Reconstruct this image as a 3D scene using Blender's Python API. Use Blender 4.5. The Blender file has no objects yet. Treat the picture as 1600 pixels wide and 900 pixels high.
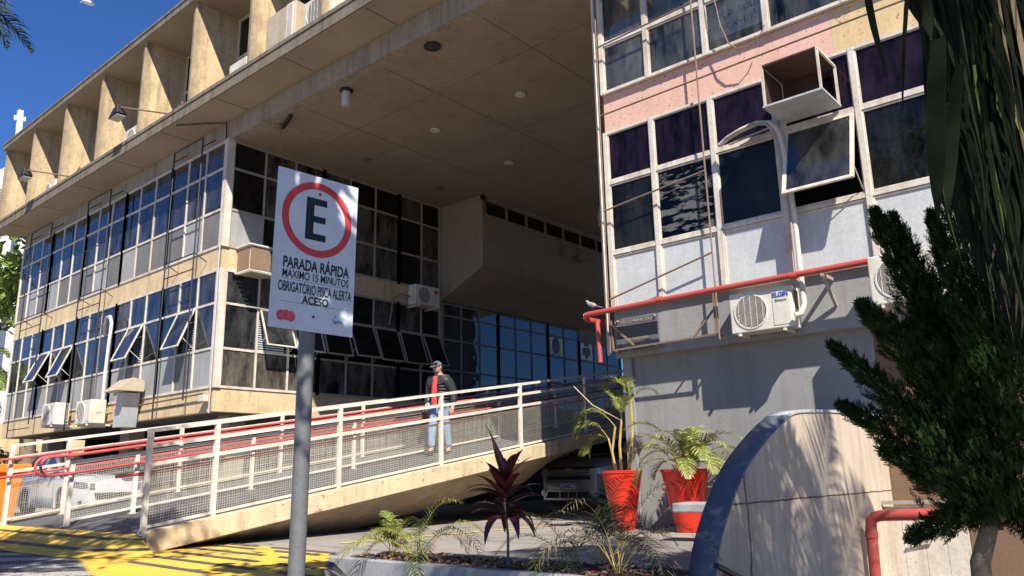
import bpy, bmesh, math, random
from mathutils import Vector, Matrix, noise as mnoise
random.seed(7)
PI=math.pi
sc=bpy.context.scene
# ------------------------------------------------------------------ camera
cam_d=bpy.data.cameras.new('camera'); cam=bpy.data.objects.new('camera',cam_d); sc.collection.objects.link(cam); sc.camera=cam
CAMZ=0.95
yaw,pit,rol=math.radians(40.64585),math.radians(13.31537),math.radians(-1.18428)
cy,sy,cp,sp=math.cos(yaw),math.sin(yaw),math.cos(pit),math.sin(pit)
fw=Vector((cy*cp,sy*cp,sp)); rt=Vector((sy,-cy,0)); up=rt.cross(fw)
c_,s_=math.cos(rol),math.sin(rol)
R0=c_*rt+s_*up; U0=-s_*rt+c_*up
cam.matrix_world=Matrix(((R0.x,U0.x,-fw.x,0),(R0.y,U0.y,-fw.y,0),(R0.z,U0.z,-fw.z,CAMZ),(0,0,0,1)))
cam_d.sensor_width=36; cam_d.lens=36*1238.43/1600; cam_d.clip_start=0.05; cam_d.clip_end=2000
# ------------------------------------------------------------------ world, sun, exposure
TRAV=Vector((1,1.52,-1.85)).normalized()
world=bpy.data.worlds.new('World'); sc.world=world; world.use_nodes=True
wt=world.node_tree; bg=wt.nodes['Background']
sky=wt.nodes.new('ShaderNodeTexSky'); sky.sky_type='NISHITA'; sky.sun_disc=False
sky.sun_elevation=math.asin(-TRAV.z); sky.sun_rotation=math.atan2(-TRAV.x,-TRAV.y)%(2*PI)
sky.air_density=1.0; sky.dust_density=0.15; sky.ozone_density=3.0; sky.altitude=700
tint=wt.nodes.new('ShaderNodeMix'); tint.data_type='RGBA'; tint.blend_type='MULTIPLY'; tint.inputs[0].default_value=1; tint.inputs[7].default_value=(.58,.98,1.62,1)
wt.links.new(sky.outputs[0],tint.inputs[6]); wt.links.new(tint.outputs[2],bg.inputs[0]); bg.inputs[1].default_value=0.05
sd=bpy.data.lights.new('sun','SUN'); sd.energy=5.0; sd.angle=math.radians(0.53); sd.color=(1,0.93,0.82)
sun=bpy.data.objects.new('sun',sd); sc.collection.objects.link(sun); sun.rotation_euler=TRAV.to_track_quat('-Z','Y').to_euler()
vs=sc.view_settings; vs.view_transform='Standard'; vs.look='None'; vs.gamma=1; vs.exposure=0.85; vs.use_curve_mapping=False
# ------------------------------------------------------------------ helpers
COL=sc.collection
OFF={}
# the street-side part (annex, pots, planter, arch wall, conifer) is built larger and farther off, then scaled about the camera position onto a pavement at 0.247 m
CAM_SCALE,BASE=0.74,0.247
RESCALED=[]; DRAW=[False]
def mark_rescaled(on): DRAW[0]=on
def scale_about_camera():  # shrinks the listed objects towards the camera position
    def sc_mesh(o):
        if o.type=='MESH':
            if o.data.skin_vertices:
                for v in o.data.skin_vertices[0].data: v.radius=(v.radius[0]*CAM_SCALE,v.radius[1]*CAM_SCALE)
            for v in o.data.vertices: v.co*=CAM_SCALE
        for c in o.children: sc_mesh(c)
    for o in RESCALED:
        sc_mesh(o); o.location=Vector(o.location)*CAM_SCALE+Vector((0,0,BASE))
def S(t): t=max(0,min(1,t)); return t*t*(3-2*t)
class MB:
    def __init__(s): s.v=[]; s.f=[]
    def add(s,vs,fs):
        n=len(s.v); s.v+= [tuple(v) for v in vs]; s.f+=[tuple(i+n for i in f) for f in fs]; return s
    def box(s,x0,x1,y0,y1,z0,z1):
        if x0>x1:x0,x1=x1,x0
        if y0>y1:y0,y1=y1,y0
        if z0>z1:z0,z1=z1,z0
        return s.add([(x0,y0,z0),(x1,y0,z0),(x1,y1,z0),(x0,y1,z0),(x0,y0,z1),(x1,y0,z1),(x1,y1,z1),(x0,y1,z1)],
          [(3,2,1,0),(4,5,6,7),(0,1,5,4),(1,2,6,5),(2,3,7,6),(3,0,4,7)])
    def hexa(s,p):
        return s.add(p,[(3,2,1,0),(4,5,6,7),(0,1,5,4),(1,2,6,5),(2,3,7,6),(3,0,4,7)])
    def bar(s,p,q,w,h=None,upv=(0,0,1)):
        h=h or w; p=Vector(p);q=Vector(q);d=(q-p)
        if d.length<1e-6: return s
        d.normalize(); u=Vector(upv)
        if abs(d.dot(u))>.98: u=Vector((1,0,0))
        a=d.cross(u).normalized()*w/2; b=a.cross(d).normalized()*h/2
        return s.hexa([p-a-b,p+a-b,p+a+b,p-a+b,q-a-b,q+a-b,q+a+b,q-a+b][0:8])
    def tube(s,pts,r,n=10,r2=None,cap=True):
        pts=[Vector(p) for p in pts]; m=len(pts); rings=[]
        prev=None
        for i,p in enumerate(pts):
            d=(pts[min(i+1,m-1)]-pts[max(i-1,0)]).normalized()
            if prev is None:
                u=Vector((0,0,1)) if abs(d.z)<.9 else Vector((1,0,0)); a=d.cross(u).normalized()
            else:
                a=(prev-d*prev.dot(d)); a=a.normalized() if a.length>1e-5 else d.cross(Vector((0,0,1))).normalized()
            prev=a; b=d.cross(a)
            rr=r if not isinstance(r,(list,tuple)) else r[i]
            if r2 is not None: rr=r+(r2-r)*i/(m-1)
            rings.append([p+a*rr*math.cos(2*PI*k/n)+b*rr*math.sin(2*PI*k/n) for k in range(n)])
        vs=[v for g in rings for v in g]; fs=[]
        for i in range(m-1):
            for k in range(n): fs.append((i*n+k,i*n+(k+1)%n,(i+1)*n+(k+1)%n,(i+1)*n+k))
        if cap: fs.append(tuple(range(n-1,-1,-1))); fs.append(tuple((m-1)*n+k for k in range(n)))
        return s.add(vs,fs)
    def lathe(s,c,prof,n=32,axis='z'):
        c=Vector(c); vs=[];fs=[]
        for (r,z) in prof:
            for k in range(n):
                a=2*PI*k/n
                if axis=='z': vs.append(c+Vector((r*math.cos(a),r*math.sin(a),z)))
                elif axis=='x': vs.append(c+Vector((z,r*math.cos(a),r*math.sin(a))))
                else: vs.append(c+Vector((r*math.cos(a),z,r*math.sin(a))))
        m=len(prof)
        for i in range(m-1):
            for k in range(n): fs.append((i*n+k,i*n+(k+1)%n,(i+1)*n+(k+1)%n,(i+1)*n+k))
        fs.append(tuple(range(n-1,-1,-1))); fs.append(tuple((m-1)*n+k for k in range(n)))
        return s.add(vs,fs)
    def ext(s,poly,d):
        n=len(poly); a=[Vector(p) for p in poly]; b=[p+Vector(d) for p in a]
        return s.add(a+b,[tuple(range(n-1,-1,-1)),tuple(range(n,2*n))]+[(i,(i+1)%n,n+(i+1)%n,n+i) for i in range(n)])
    def ball(s,c,r,n=10,m=6):
        if not isinstance(r,(tuple,list)): r=(r,r,r)
        vs=[];fs=[]
        for i in range(1,m):
            t=PI*i/m
            for k in range(n): a=2*PI*k/n; vs.append((c[0]+r[0]*math.sin(t)*math.cos(a),c[1]+r[1]*math.sin(t)*math.sin(a),c[2]+r[2]*math.cos(t)))
        vs+= [(c[0],c[1],c[2]+r[2]),(c[0],c[1],c[2]-r[2])]; T=len(vs)-2
        for i in range(m-2):
            for k in range(n): fs.append((i*n+k,(i+1)*n+k,(i+1)*n+(k+1)%n,i*n+(k+1)%n))
        for k in range(n): fs.append((T,k,(k+1)%n)); fs.append((T+1,(m-2)*n+(k+1)%n,(m-2)*n+k))
        return s.add(vs,fs)
    def xf(s,M):
        s.v=[tuple(M@Vector(v)) for v in s.v]; return s
def obj(name,mb,mat,parent=None,smooth=False,label=None,bevel=0,recalc=True):
    off=OFF.get(parent.name,Vector((0,0,0))) if parent else Vector((0,0,0))
    me=bpy.data.meshes.new(name); me.from_pydata([tuple(Vector(v)-off) for v in mb.v],[],mb.f)
    if recalc:
        b=bmesh.new(); b.from_mesh(me); bmesh.ops.recalc_face_normals(b,faces=b.faces); b.to_mesh(me); b.free()
    mats=mat if isinstance(mat,(list,tuple)) else [mat]
    for m in mats: me.materials.append(m)
    if smooth:
        for p in me.polygons: p.use_smooth=True
        if smooth!='all':
            try: me.set_sharp_from_angle(angle=math.radians(38))
            except Exception: pass
    o=bpy.data.objects.new(name,me); COL.objects.link(o)
    if parent: o.parent=parent; OFF[o.name]=off
    else:
        OFF[o.name]=Vector((0,0,0))
        if DRAW[0]: RESCALED.append(o)
    if label: o['label']=label
    if bevel:
        m=o.modifiers.new('bevel','BEVEL'); m.width=bevel; m.segments=2; m.limit_method='ANGLE'
    return o
def tag(o,label,cat,group=None):
    o['label']=label; o['category']=cat
    if group: o['group']=group
    return o
def thing(name,loc,label,cat,group=None):
    o=bpy.data.objects.new(name,None); COL.objects.link(o); o.location=loc; o.empty_display_size=.2
    OFF[o.name]=Vector(loc)
    if DRAW[0]: RESCALED.append(o)
    return tag(o,label,cat,group)
def struct(name,mb,mat,**k):
    o=obj(name,mb,mat,**k); o['kind']='structure'; return o
def copy_tree(o,parent=None):
    c=o.copy(); COL.objects.link(c); c.parent=parent; OFF[c.name]=OFF.get(o.name,Vector())
    for ch in list(o.children): copy_tree(ch,c)
    return c
# ------------------------------------------------------------------ materials
def new(name):
    m=bpy.data.materials.new(name); m.use_nodes=True; nt=m.node_tree; return m,nt,nt.nodes['Principled BSDF']
def texco(nt,scale=(1,1,1),coord='Object'):
    t=nt.nodes.new('ShaderNodeTexCoord'); mp=nt.nodes.new('ShaderNodeMapping'); mp.inputs['Scale'].default_value=scale
    g=nt.nodes.new('ShaderNodeNewGeometry') if coord=='World' else None
    nt.links.new(g.outputs['Position'] if g else t.outputs[coord],mp.inputs[0]); return mp.outputs[0]
def noise(nt,vec,scale,detail=6,rough=.6):
    n=nt.nodes.new('ShaderNodeTexNoise'); n.inputs['Scale'].default_value=scale; n.inputs['Detail'].default_value=detail; n.inputs['Roughness'].default_value=rough
    nt.links.new(vec,n.inputs['Vector']); return n.outputs['Fac']
def ramp(nt,fac,a,b,ca=(0,0,0,1),cb=(1,1,1,1)):
    r=nt.nodes.new('ShaderNodeValToRGB'); e=r.color_ramp.elements; e[0].position=a; e[1].position=b; e[0].color=ca; e[1].color=cb
    nt.links.new(fac,r.inputs[0]); return r.outputs[0]
def mix(nt,fac,a,b,mode='MIX'):
    m=nt.nodes.new('ShaderNodeMix'); m.data_type='RGBA'; m.blend_type=mode
    if isinstance(fac,(int,float)): m.inputs[0].default_value=fac
    else: nt.links.new(fac,m.inputs[0])
    for i,v in ((6,a),(7,b)):
        if isinstance(v,tuple): m.inputs[i].default_value=v if len(v)==4 else v+(1,)
        else: nt.links.new(v,m.inputs[i])
    return m.outputs[2]
def bump(nt,bs,h,strength=.3,dist=.01):
    b=nt.nodes.new('ShaderNodeBump'); b.inputs['Strength'].default_value=strength; b.inputs['Distance'].default_value=dist
    nt.links.new(h,b.inputs['Height']); nt.links.new(b.outputs[0],bs.inputs['Normal'])
def plain(name,col,rough=.5,metal=0,var=.15,scale=6,bmp=.0,coat=0,spec=.5):
    m,nt,b=new(name); v=texco(nt,coord='World'); n=noise(nt,v,scale)
    d=tuple(c*(1-var) for c in col); l=tuple(min(1,c*(1+var)) for c in col)
    nt.links.new(mix(nt,ramp(nt,n,.3,.7),d,l),b.inputs['Base Color'])
    b.inputs['Roughness'].default_value=rough; b.inputs['Metallic'].default_value=metal
    b.inputs['Coat Weight'].default_value=coat; b.inputs['Specular IOR Level'].default_value=spec
    if bmp: bump(nt,b,noise(nt,v,scale*12),bmp,.004)
    return m
def dirty(name,col,dirt,amount=.5,scale=1.2,streak=.5,rough=.85,fine=30,bmp=.35,edge=None,spots=None,spscale=20):
    """weathered surface: large patches, vertical run-off streaks, fine grain"""
    m,nt,b=new(name); v=texco(nt,coord='World'); 
    n1=noise(nt,v,scale,8,.65); vs_=texco(nt,(6,6,.5),'World'); n2=noise(nt,vs_,1.0,6,.6)
    f1=ramp(nt,n1,.5-.12,.5+.22); f2=ramp(nt,n2,.48,.72)
    c=mix(nt,f1,col,tuple(x*.55+y*.45 for x,y in zip(col,dirt)))
    mm=nt.nodes.new('ShaderNodeMath'); mm.operation='MULTIPLY'; nt.links.new(f2,mm.inputs[0]); mm.inputs[1].default_value=streak
    c=mix(nt,mm.outputs[0],c,dirt)
    n3=noise(nt,v,scale*7,5,.7); m2=nt.nodes.new('ShaderNodeMath'); m2.operation='MULTIPLY'; nt.links.new(ramp(nt,n3,.52,.75),m2.inputs[0]); m2.inputs[1].default_value=amount
    c=mix(nt,m2.outputs[0],c,dirt)
    g=noise(nt,v,fine,4,.7); c=mix(nt,ramp(nt,g,.3,.7),c,tuple(min(1,x*1.12) for x in col),'MIX') if False else c
    gm=nt.nodes.new('ShaderNodeMath'); gm.operation='MULTIPLY_ADD'; nt.links.new(g,gm.inputs[0]); gm.inputs[1].default_value=.5; gm.inputs[2].default_value=.75
    c=mix(nt,1.0,c,gm.outputs[0],'MULTIPLY')
    if spots:
        n4=noise(nt,v,spscale,3,.5); c=mix(nt,ramp(nt,n4,.66,.7),c,spots)
    if edge:  # weathering band along a world x range (front edge of the fins)
        s=nt.nodes.new('ShaderNodeSeparateXYZ'); nt.links.new(texco(nt,coord='World'),s.inputs[0])
        a=nt.nodes.new('ShaderNodeMath'); a.operation='ADD'; nt.links.new(s.outputs[0],a.inputs[0])
        k=nt.nodes.new('ShaderNodeMath'); k.operation='MULTIPLY'; nt.links.new(noise(nt,texco(nt,(3,3,1.2),'World'),1.6,8,.75),k.inputs[0]); k.inputs[1].default_value=.75
        nt.links.new(k.outputs[0],a.inputs[1])
        c=mix(nt,ramp(nt,mapr(nt,a.outputs[0],edge[0],edge[1]),0,1),edge[2],c)
    nt.links.new(c,b.inputs['Base Color']); b.inputs['Roughness'].default_value=rough
    if bmp: bump(nt,b,g,bmp,.006)
    return m
def mapr(nt,v,a,b):
    r=nt.nodes.new('ShaderNodeMapRange'); r.inputs[1].default_value=a; r.inputs[2].default_value=b; nt.links.new(v,r.inputs[0]); return r.outputs[0]
def glassmat(name,tint=(.55,.6,.62),ior=1.55,dust=.1,dcol=(.35,.36,.36),boost=0.0,wob=.02,streaks=False,rc=(.9,.93,1)):
    m=bpy.data.materials.new(name); m.use_nodes=True; nt=m.node_tree; nt.nodes.remove(nt.nodes['Principled BSDF']); out=nt.nodes['Material Output']
    tr=nt.nodes.new('ShaderNodeBsdfTransparent'); tr.inputs[0].default_value=tint+(1,)
    gl=nt.nodes.new('ShaderNodeBsdfGlossy'); gl.inputs['Roughness'].default_value=.015; gl.inputs[0].default_value=rc+(1,)
    fr=nt.nodes.new('ShaderNodeFresnel'); fr.inputs[0].default_value=ior
    v=texco(nt,coord='World'); bp=nt.nodes.new('ShaderNodeBump'); bp.inputs['Strength'].default_value=wob; bp.inputs['Distance'].default_value=.3
    nt.links.new(noise(nt,v,1.3,2,.5),bp.inputs['Height']); nt.links.new(bp.outputs[0],gl.inputs['Normal']); 
    a=nt.nodes.new('ShaderNodeMath'); a.operation='ADD'; a.use_clamp=True; nt.links.new(fr.outputs[0],a.inputs[0]); a.inputs[1].default_value=boost
    mx=nt.nodes.new('ShaderNodeMixShader'); nt.links.new(a.outputs[0],mx.inputs[0]); nt.links.new(tr.outputs[0],mx.inputs[1]); nt.links.new(gl.outputs[0],mx.inputs[2])
    df=nt.nodes.new('ShaderNodeBsdfDiffuse'); df.inputs[0].default_value=dcol+(1,)
    m2=nt.nodes.new('ShaderNodeMixShader')
    nz=noise(nt,texco(nt,(3,3,1.0) if not streaks else (1,1.2,5),'World'),1.1 if not streaks else 2.2,7,.7)
    k=nt.nodes.new('ShaderNodeMath'); k.operation='MULTIPLY'; nt.links.new(ramp(nt,nz,.35,.7) if not streaks else ramp(nt,nz,.5,.54),k.inputs[0]); k.inputs[1].default_value=dust*2
    nt.links.new(k.outputs[0],m2.inputs[0]); nt.links.new(mx.outputs[0],m2.inputs[1]); nt.links.new(df.outputs[0],m2.inputs[2]); nt.links.new(m2.outputs[0],out.inputs[0])
    return m
M_={}
M_['beige']=dirty('beige_concrete',(.64,.49,.28),(.28,.20,.12),.45,1.3,.5,spots=(.3,.2,.13))
M_['fin']=dirty('weathered_fin_concrete',(.62,.47,.27),(.24,.18,.11),.75,1.7,.75,edge=(7.80,8.25,(.17,.13,.09)))
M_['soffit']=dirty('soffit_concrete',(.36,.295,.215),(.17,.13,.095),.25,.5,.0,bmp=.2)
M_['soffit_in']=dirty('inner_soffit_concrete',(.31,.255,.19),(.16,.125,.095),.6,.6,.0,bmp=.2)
M_['fascia']=dirty('slab_fascia_concrete',(.20,.165,.12),(.06,.05,.04),.7,2.0,.8)
M_['band']=dirty('band_concrete',(.33,.29,.23),(.15,.13,.10),.6,1.7,.7)
M_['greyband']=plain('grey_painted_band',(.2,.185,.165),.8,0,.15,2)
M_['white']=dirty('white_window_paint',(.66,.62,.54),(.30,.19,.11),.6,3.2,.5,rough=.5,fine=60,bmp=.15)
M_['whiteshade']=dirty('shaded_white_paint',(.34,.31,.27),(.25,.17,.1),.4,2.2,.3,rough=.5,fine=60,bmp=.15)  # darker copy of the white paint; overhang shade is put into the colour
M_['glass']=glassmat('window_glass',(.42,.46,.5),1.62,.07,boost=.03)
M_['glass_b']=glassmat('dusty_window_glass',(.42,.46,.5),1.6,.2,(.26,.26,.25),boost=.0)
M_['glass_c']=glassmat('hazy_window_glass',(.35,.38,.42),1.58,.12,(.30,.31,.33),boost=.0)
M_['dark_b']=glassmat('dusty_dark_glass',(.2,.2,.2),1.5,.3,(.26,.225,.19),rc=(.8,.68,.55))
M_['darkglass']=glassmat('dark_window_glass',(.16,.17,.19),1.5,.03,rc=(.8,.68,.55))
M_['purple']=glassmat('purple_tinted_glass',(.16,.13,.21),1.5,.09,(.14,.085,.16),rc=(.75,.5,.42))
M_['clear']=glassmat('clear_dusty_glass',(.80,.82,.82),1.45,.11,(.42,.42,.40),rc=(.7,.6,.5))
M_['film']=glassmat('peeling_film_glass',(.14,.15,.16),1.5,.16,(.34,.34,.34),streaks=True,rc=(.8,.68,.55))
M_['frost']=dirty('frosted_pane',(.17,.165,.15),(.09,.085,.08),.35,1.8,.5,rough=.6,bmp=.1)
M_['frostpale']=dirty('frosted_pane_pale',(.33,.33,.32),(.2,.2,.2),.35,2.2,.5,rough=.6,bmp=.1)  # paler variant of the frosted pane
M_['dark']=plain('dark_interior',(.03,.028,.026),.9,0,.2,1)
M_['room']=plain('room_wall',(.06,.06,.06),.9,0,.2,1)
M_['blind']=plain('slatted_blind',(.42,.45,.48),.7,0,.1,3)
M_['curtain']=plain('grey_curtain',(.34,.34,.33),.9,0,.18,3)
M_['black']=plain('black_painted_steel',(.018,.017,.016),.5,0,.2,5)
M_['rust']=dirty('rusty_brown_steel',(.23,.16,.11),(.1,.05,.03),.5,6,.3,rough=.6)
M_['cream']=dirty('pink_cream_wall',(.68,.41,.34),(.48,.33,.2),.3,1.6,.45,spots=(.12,.05,.04),spscale=26)
M_['yellow_cream']=dirty('yellow_cream_wall',(.62,.47,.25),(.4,.26,.14),.35,1.6,.4,spots=(.3,.1,.05),spscale=20)
M_['panel']=dirty('bluish_grey_panel',(.52,.535,.53),(.36,.37,.38),.4,2.5,.35,rough=.5,bmp=.3)
M_['grey']=dirty('grey_painted_wall',(.275,.27,.265),(.17,.165,.16),.3,.8,.5,bmp=.5,fine=45)
M_['red']=dirty('red_pipe_paint',(.46,.055,.045),(.30,.10,.08),.5,7,.3,rough=.5)
M_['redrail']=plain('red_handrail_paint',(.55,.09,.08),.4,0,.25,9)
M_['railwhite']=dirty('cream_rail_paint',(.68,.65,.57),(.35,.22,.12),.4,4,.2,rough=.45,fine=70,bmp=.1)
M_['mesh']=plain('galvanised_mesh',(.55,.52,.44),.5,.2,.15,8)
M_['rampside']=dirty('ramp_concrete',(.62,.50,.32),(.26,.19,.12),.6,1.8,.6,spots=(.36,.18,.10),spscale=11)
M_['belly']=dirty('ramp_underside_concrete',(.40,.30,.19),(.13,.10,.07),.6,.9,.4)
M_['deck']=plain('dark_ramp_deck',(.085,.085,.09),.75,0,.2,3,.3)
M_['asphalt']=None
M_['pot']=dirty('glossy_red_plastic',(.66,.022,.008),(.45,.05,.03),.12,4,.15,rough=.32,fine=60,bmp=.05)
M_['leaf']=plain('palm_leaf',(.13,.19,.035),.45,0,.35,5)
M_['leafy']=plain('yellowing_palm_leaf',(.30,.28,.08),.5,0,.3,8)
M_['leafdry']=plain('dry_palm_leaf',(.30,.22,.12),.7,0,.3,8)
M_['leafdark']=plain('shaded_palm_leaf',(.010,.014,.006),.7,0,.6,9,spec=.12)  # near-black copy of the leaf green; backlit shade is put into the colour
M_['trunk']=dirty('palm_trunk',(.20,.16,.11),(.07,.055,.04),.7,8,.3)
M_['stalk']=plain('yellow_green_stalk',(.42,.30,.08),.5,0,.3,14)
M_['conifer']=plain('conifer_foliage',(.018,.034,.010),.85,0,.65,14,spec=.1)
M_['cordy']=plain('burgundy_leaf',(.085,.016,.018),.4,0,.6,9)
M_['soil']=dirty('leaf_litter_soil',(.15,.08,.05),(.05,.03,.02),.7,9,.1,fine=60,bmp=1)
M_['stone']=dirty('planter_concrete',(.33,.33,.34),(.16,.16,.17),.5,2,.3)
M_['blue']=dirty('blue_painted_edge',(.10,.13,.19),(.06,.065,.08),.6,3,.4,rough=.6)
M_['acwhite']=dirty('white_ac_casing',(.66,.63,.56),(.40,.33,.23),.45,4,.5,rough=.4,fine=60,bmp=.05)
M_['acbeige']=dirty('beige_ac_casing',(.46,.39,.28),(.3,.2,.12),.5,5,.3,rough=.5)
M_['acbrown']=dirty('brown_ac_grille',(.24,.16,.10),(.14,.10,.06),.5,8,.2,rough=.6)
M_['grille']=plain('dark_fan_grille',(.07,.065,.06),.5,.3,.2,9)
M_['galv']=dirty('galvanised_steel',(.46,.48,.50),(.30,.30,.30),.4,5,.3,rough=.45)
M_['polesteel']=dirty('galvanised_pole',(.13,.135,.14),(.07,.07,.07),.5,6,.4,rough=.5)
M_['sign']=dirty('white_sign_face',(.58,.62,.66),(.44,.45,.45),.3,5,.35,rough=.4,fine=70,bmp=.05)
M_['signred']=plain('sign_red',(.55,.05,.05),.4,0,.08,9)
M_['ink']=plain('black_lettering',(.012,.012,.014),.45,0,.1,9)
M_['inkblue']=plain('blue_lettering',(.03,.10,.32),.5,0,.1,9)
M_['orange']=plain('orange_panel',(.85,.20,.02),.5,0,.05,3)
M_['yline']=dirty('worn_yellow_line',(.75,.48,.06),(.30,.25,.16),.6,4,.0)
M_['plaster']=plain('white_building_plaster',(.70,.69,.65),.8,0,.06,1)
M_['rustdark']=plain('dark_rusted_sheet',(.05,.018,.011),.7,0,.3,6)
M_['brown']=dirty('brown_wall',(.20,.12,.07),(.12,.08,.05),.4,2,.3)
M_['skin']=plain('skin',(.50,.27,.19),.5,0,.08,12)
M_['jacket']=plain('black_quilted_jacket',(.03,.032,.036),.45,0,.2,12)
M_['shirt']=plain('red_shirt',(.55,.06,.055),.8,0,.12,12)
M_['jeans']=plain('light_blue_jeans',(.22,.30,.42),.9,0,.2,14)
M_['capgrey']=plain('grey_cap_cloth',(.10,.10,.105),.9,0,.15,14)
M_['tyre']=plain('tyre_rubber',(.02,.02,.02),.8,0,.1,9)
M_['rim']=plain('alloy_rim',(.4,.4,.42),.3,.8,.1,9)
M_['carwhite']=plain('white_car_paint',(.42,.43,.45),.25,0,.02,1,coat=.6)
M_['cargrey']=plain('grey_car_paint',(.26,.25,.245),.3,.1,.03,1,coat=.6)
M_['carblue']=plain('dark_blue_car_paint',(.03,.035,.06),.3,0,.03,1,coat=.5)
M_['carglass']=plain('car_glass',(.02,.025,.03),.06,0,.05,1,coat=.5)
M_['chrome']=plain('chrome_trim',(.6,.6,.6),.2,.9,.05,5)
M_['gold']=plain('gold_badge',(.65,.42,.12),.3,.7,.05,5)
M_['lens']=plain('headlight_lens',(.55,.58,.6),.12,.3,.1,9)
M_['lensdark']=plain('clear_headlight',(.10,.105,.11),.15,0,.4,20)
M_['blackplastic']=plain('black_plastic',(.02,.02,.021),.5,0,.1,9)
M_['plate']=plain('white_plate',(.75,.76,.78),.4,0,.03,9)
M_['platblue']=plain('blue_plate_band',(.02,.07,.35),.4,0,.03,9)
M_['feather']=plain('pigeon_feathers',(.30,.27,.26),.8,0,.3,30)
M_['seagull']=plain('white_feathers',(.75,.75,.75),.8,0,.05,30)
M_['lampglass']=plain('frosted_lamp_glass',(.4,.4,.38),.3,0,.1,9)
M_['banner']=plain('white_banner',(.85,.87,.88),.7,0,.04,3)
M_['paleblue']=plain('pale_blue_decal',(.25,.42,.62),.6,0,.25,40)
M_['reddecal']=plain('red_sticker',(.55,.08,.08),.5,0,.3,60)
M_['plaque']=dirty('tarnished_bronze_plaque',(.13,.14,.17),(.07,.06,.05),.5,6,.5,rough=.5)
M_['plaqtext']=plain('worn_raised_letters',(.34,.27,.17),.6,.2,.2,20)

def asphalt():
    m,nt,b=new('worn_concrete_ground'); v=texco(nt,coord='World')
    n1=noise(nt,v,.5,8,.65); n2=noise(nt,texco(nt,(2.5,.35,1),'World'),1.3,6,.6); n3=noise(nt,v,45,4,.7)
    c=mix(nt,ramp(nt,n1,.35,.7),(.30,.27,.235),(.21,.19,.17)); c=mix(nt,ramp(nt,n2,.5,.75),c,(.14,.13,.12))
    g=nt.nodes.new('ShaderNodeMath'); g.operation='MULTIPLY_ADD'; nt.links.new(n3,g.inputs[0]); g.inputs[1].default_value=.7; g.inputs[2].default_value=.65
    c=mix(nt,1.0,c,g.outputs[0],'MULTIPLY'); nt.links.new(c,b.inputs['Base Color']); b.inputs['Roughness'].default_value=.9; bump(nt,b,n3,.5,.008); return m
M_['asphalt']=asphalt()
def yellowpaint():
    m,nt,b=new('worn_yellow_paint'); v=texco(nt,coord='World'); n=noise(nt,v,3,9,.75); g=noise(nt,v,60,3,.7)
    c=mix(nt,ramp(nt,n,.35,.62),(.82,.50,.04),(.66,.42,.07)); c=mix(nt,ramp(nt,noise(nt,v,14,6,.8),.60,.72),c,(.25,.2,.14))
    nt.links.new(c,b.inputs['Base Color']); b.inputs['Roughness'].default_value=.75; bump(nt,b,g,.6,.008); return m
M_['yellow']=yellowpaint()
def stonepaving():
    m,nt,b=new('portuguese_stone_paving'); v=texco(nt,coord='World')
    w=nt.nodes.new('ShaderNodeTexWave'); w.wave_type='BANDS'; w.bands_direction='DIAGONAL'; w.inputs['Scale'].default_value=.62; w.inputs['Distortion'].default_value=2.2; w.inputs['Detail'].default_value=0; w.inputs['Detail Scale'].default_value=.5
    nt.links.new(v,w.inputs[0]); vo=nt.nodes.new('ShaderNodeTexVoronoi'); vo.inputs['Scale'].default_value=17; nt.links.new(v,vo.inputs['Vector'])
    c=mix(nt,ramp(nt,w.outputs['Fac'],.48,.52),(.52,.49,.44),(.075,.075,.078))
    vo2=nt.nodes.new('ShaderNodeTexVoronoi'); vo2.feature='DISTANCE_TO_EDGE'; vo2.inputs['Scale'].default_value=17; nt.links.new(v,vo2.inputs['Vector'])
    c=mix(nt,ramp(nt,vo2.outputs['Distance'],.02,.09),(.12,.11,.09),c)
    hs=nt.nodes.new('ShaderNodeHueSaturation'); nt.links.new(c,hs.inputs['Color']); nt.links.new(mapr(nt,vo.outputs['Distance'],0,.8),hs.inputs['Value'])
    c2=mix(nt,.35,c,hs.outputs[0]); nt.links.new(c2,b.inputs['Base Color']); b.inputs['Roughness'].default_value=.8; bump(nt,b,vo2.outputs['Distance'],.6,.03); return m
M_['paving']=stonepaving()
def stained_shaded_arch():
    """cream wall with dark vertical run-off stains, painted shade, cracks and a pour joint"""
    m,nt,b=new('stained_shaded_concrete'); v=texco(nt,coord='World')
    n1=noise(nt,v,1.1,8,.65); st=noise(nt,texco(nt,(9,1,.7),'World'),1,7,.65); g=noise(nt,v,50,4,.7)
    c=mix(nt,ramp(nt,n1,.35,.7),(.54,.45,.345),(.40,.325,.245)); k=nt.nodes.new('ShaderNodeMath'); k.operation='MULTIPLY'; nt.links.new(ramp(nt,st,.47,.72),k.inputs[0]); k.inputs[1].default_value=.75  # base and streaks darkened beyond the stains to stand in for shade
    c=mix(nt,k.outputs[0],c,(.30,.24,.18))
    s=nt.nodes.new('ShaderNodeSeparateXYZ'); nt.links.new(v,s.inputs[0])
    def line(out,val,wid,col,c,amp):
        a=nt.nodes.new('ShaderNodeMath'); a.operation='MULTIPLY_ADD'; nt.links.new(noise(nt,v,5,6,.7),a.inputs[0]); a.inputs[1].default_value=amp; nt.links.new(out,a.inputs[2])
        d=nt.nodes.new('ShaderNodeMath'); d.operation='SUBTRACT'; nt.links.new(a.outputs[0],d.inputs[0]); d.inputs[1].default_value=val+amp*.5
        e=nt.nodes.new('ShaderNodeMath'); e.operation='ABSOLUTE'; nt.links.new(d.outputs[0],e.inputs[0])
        return mix(nt,ramp(nt,e.outputs[0],wid*.3,wid),col,c)
    c=line(s.outputs[2],.713,.010,(.06,.045,.035),c,.03)
    c=line(s.outputs[0],5.79,.024,(.10,.08,.065),c,.12)
    nt.links.new(c,b.inputs['Base Color']); b.inputs['Roughness'].default_value=.85; bump(nt,b,g,.4,.006); return m
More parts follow.
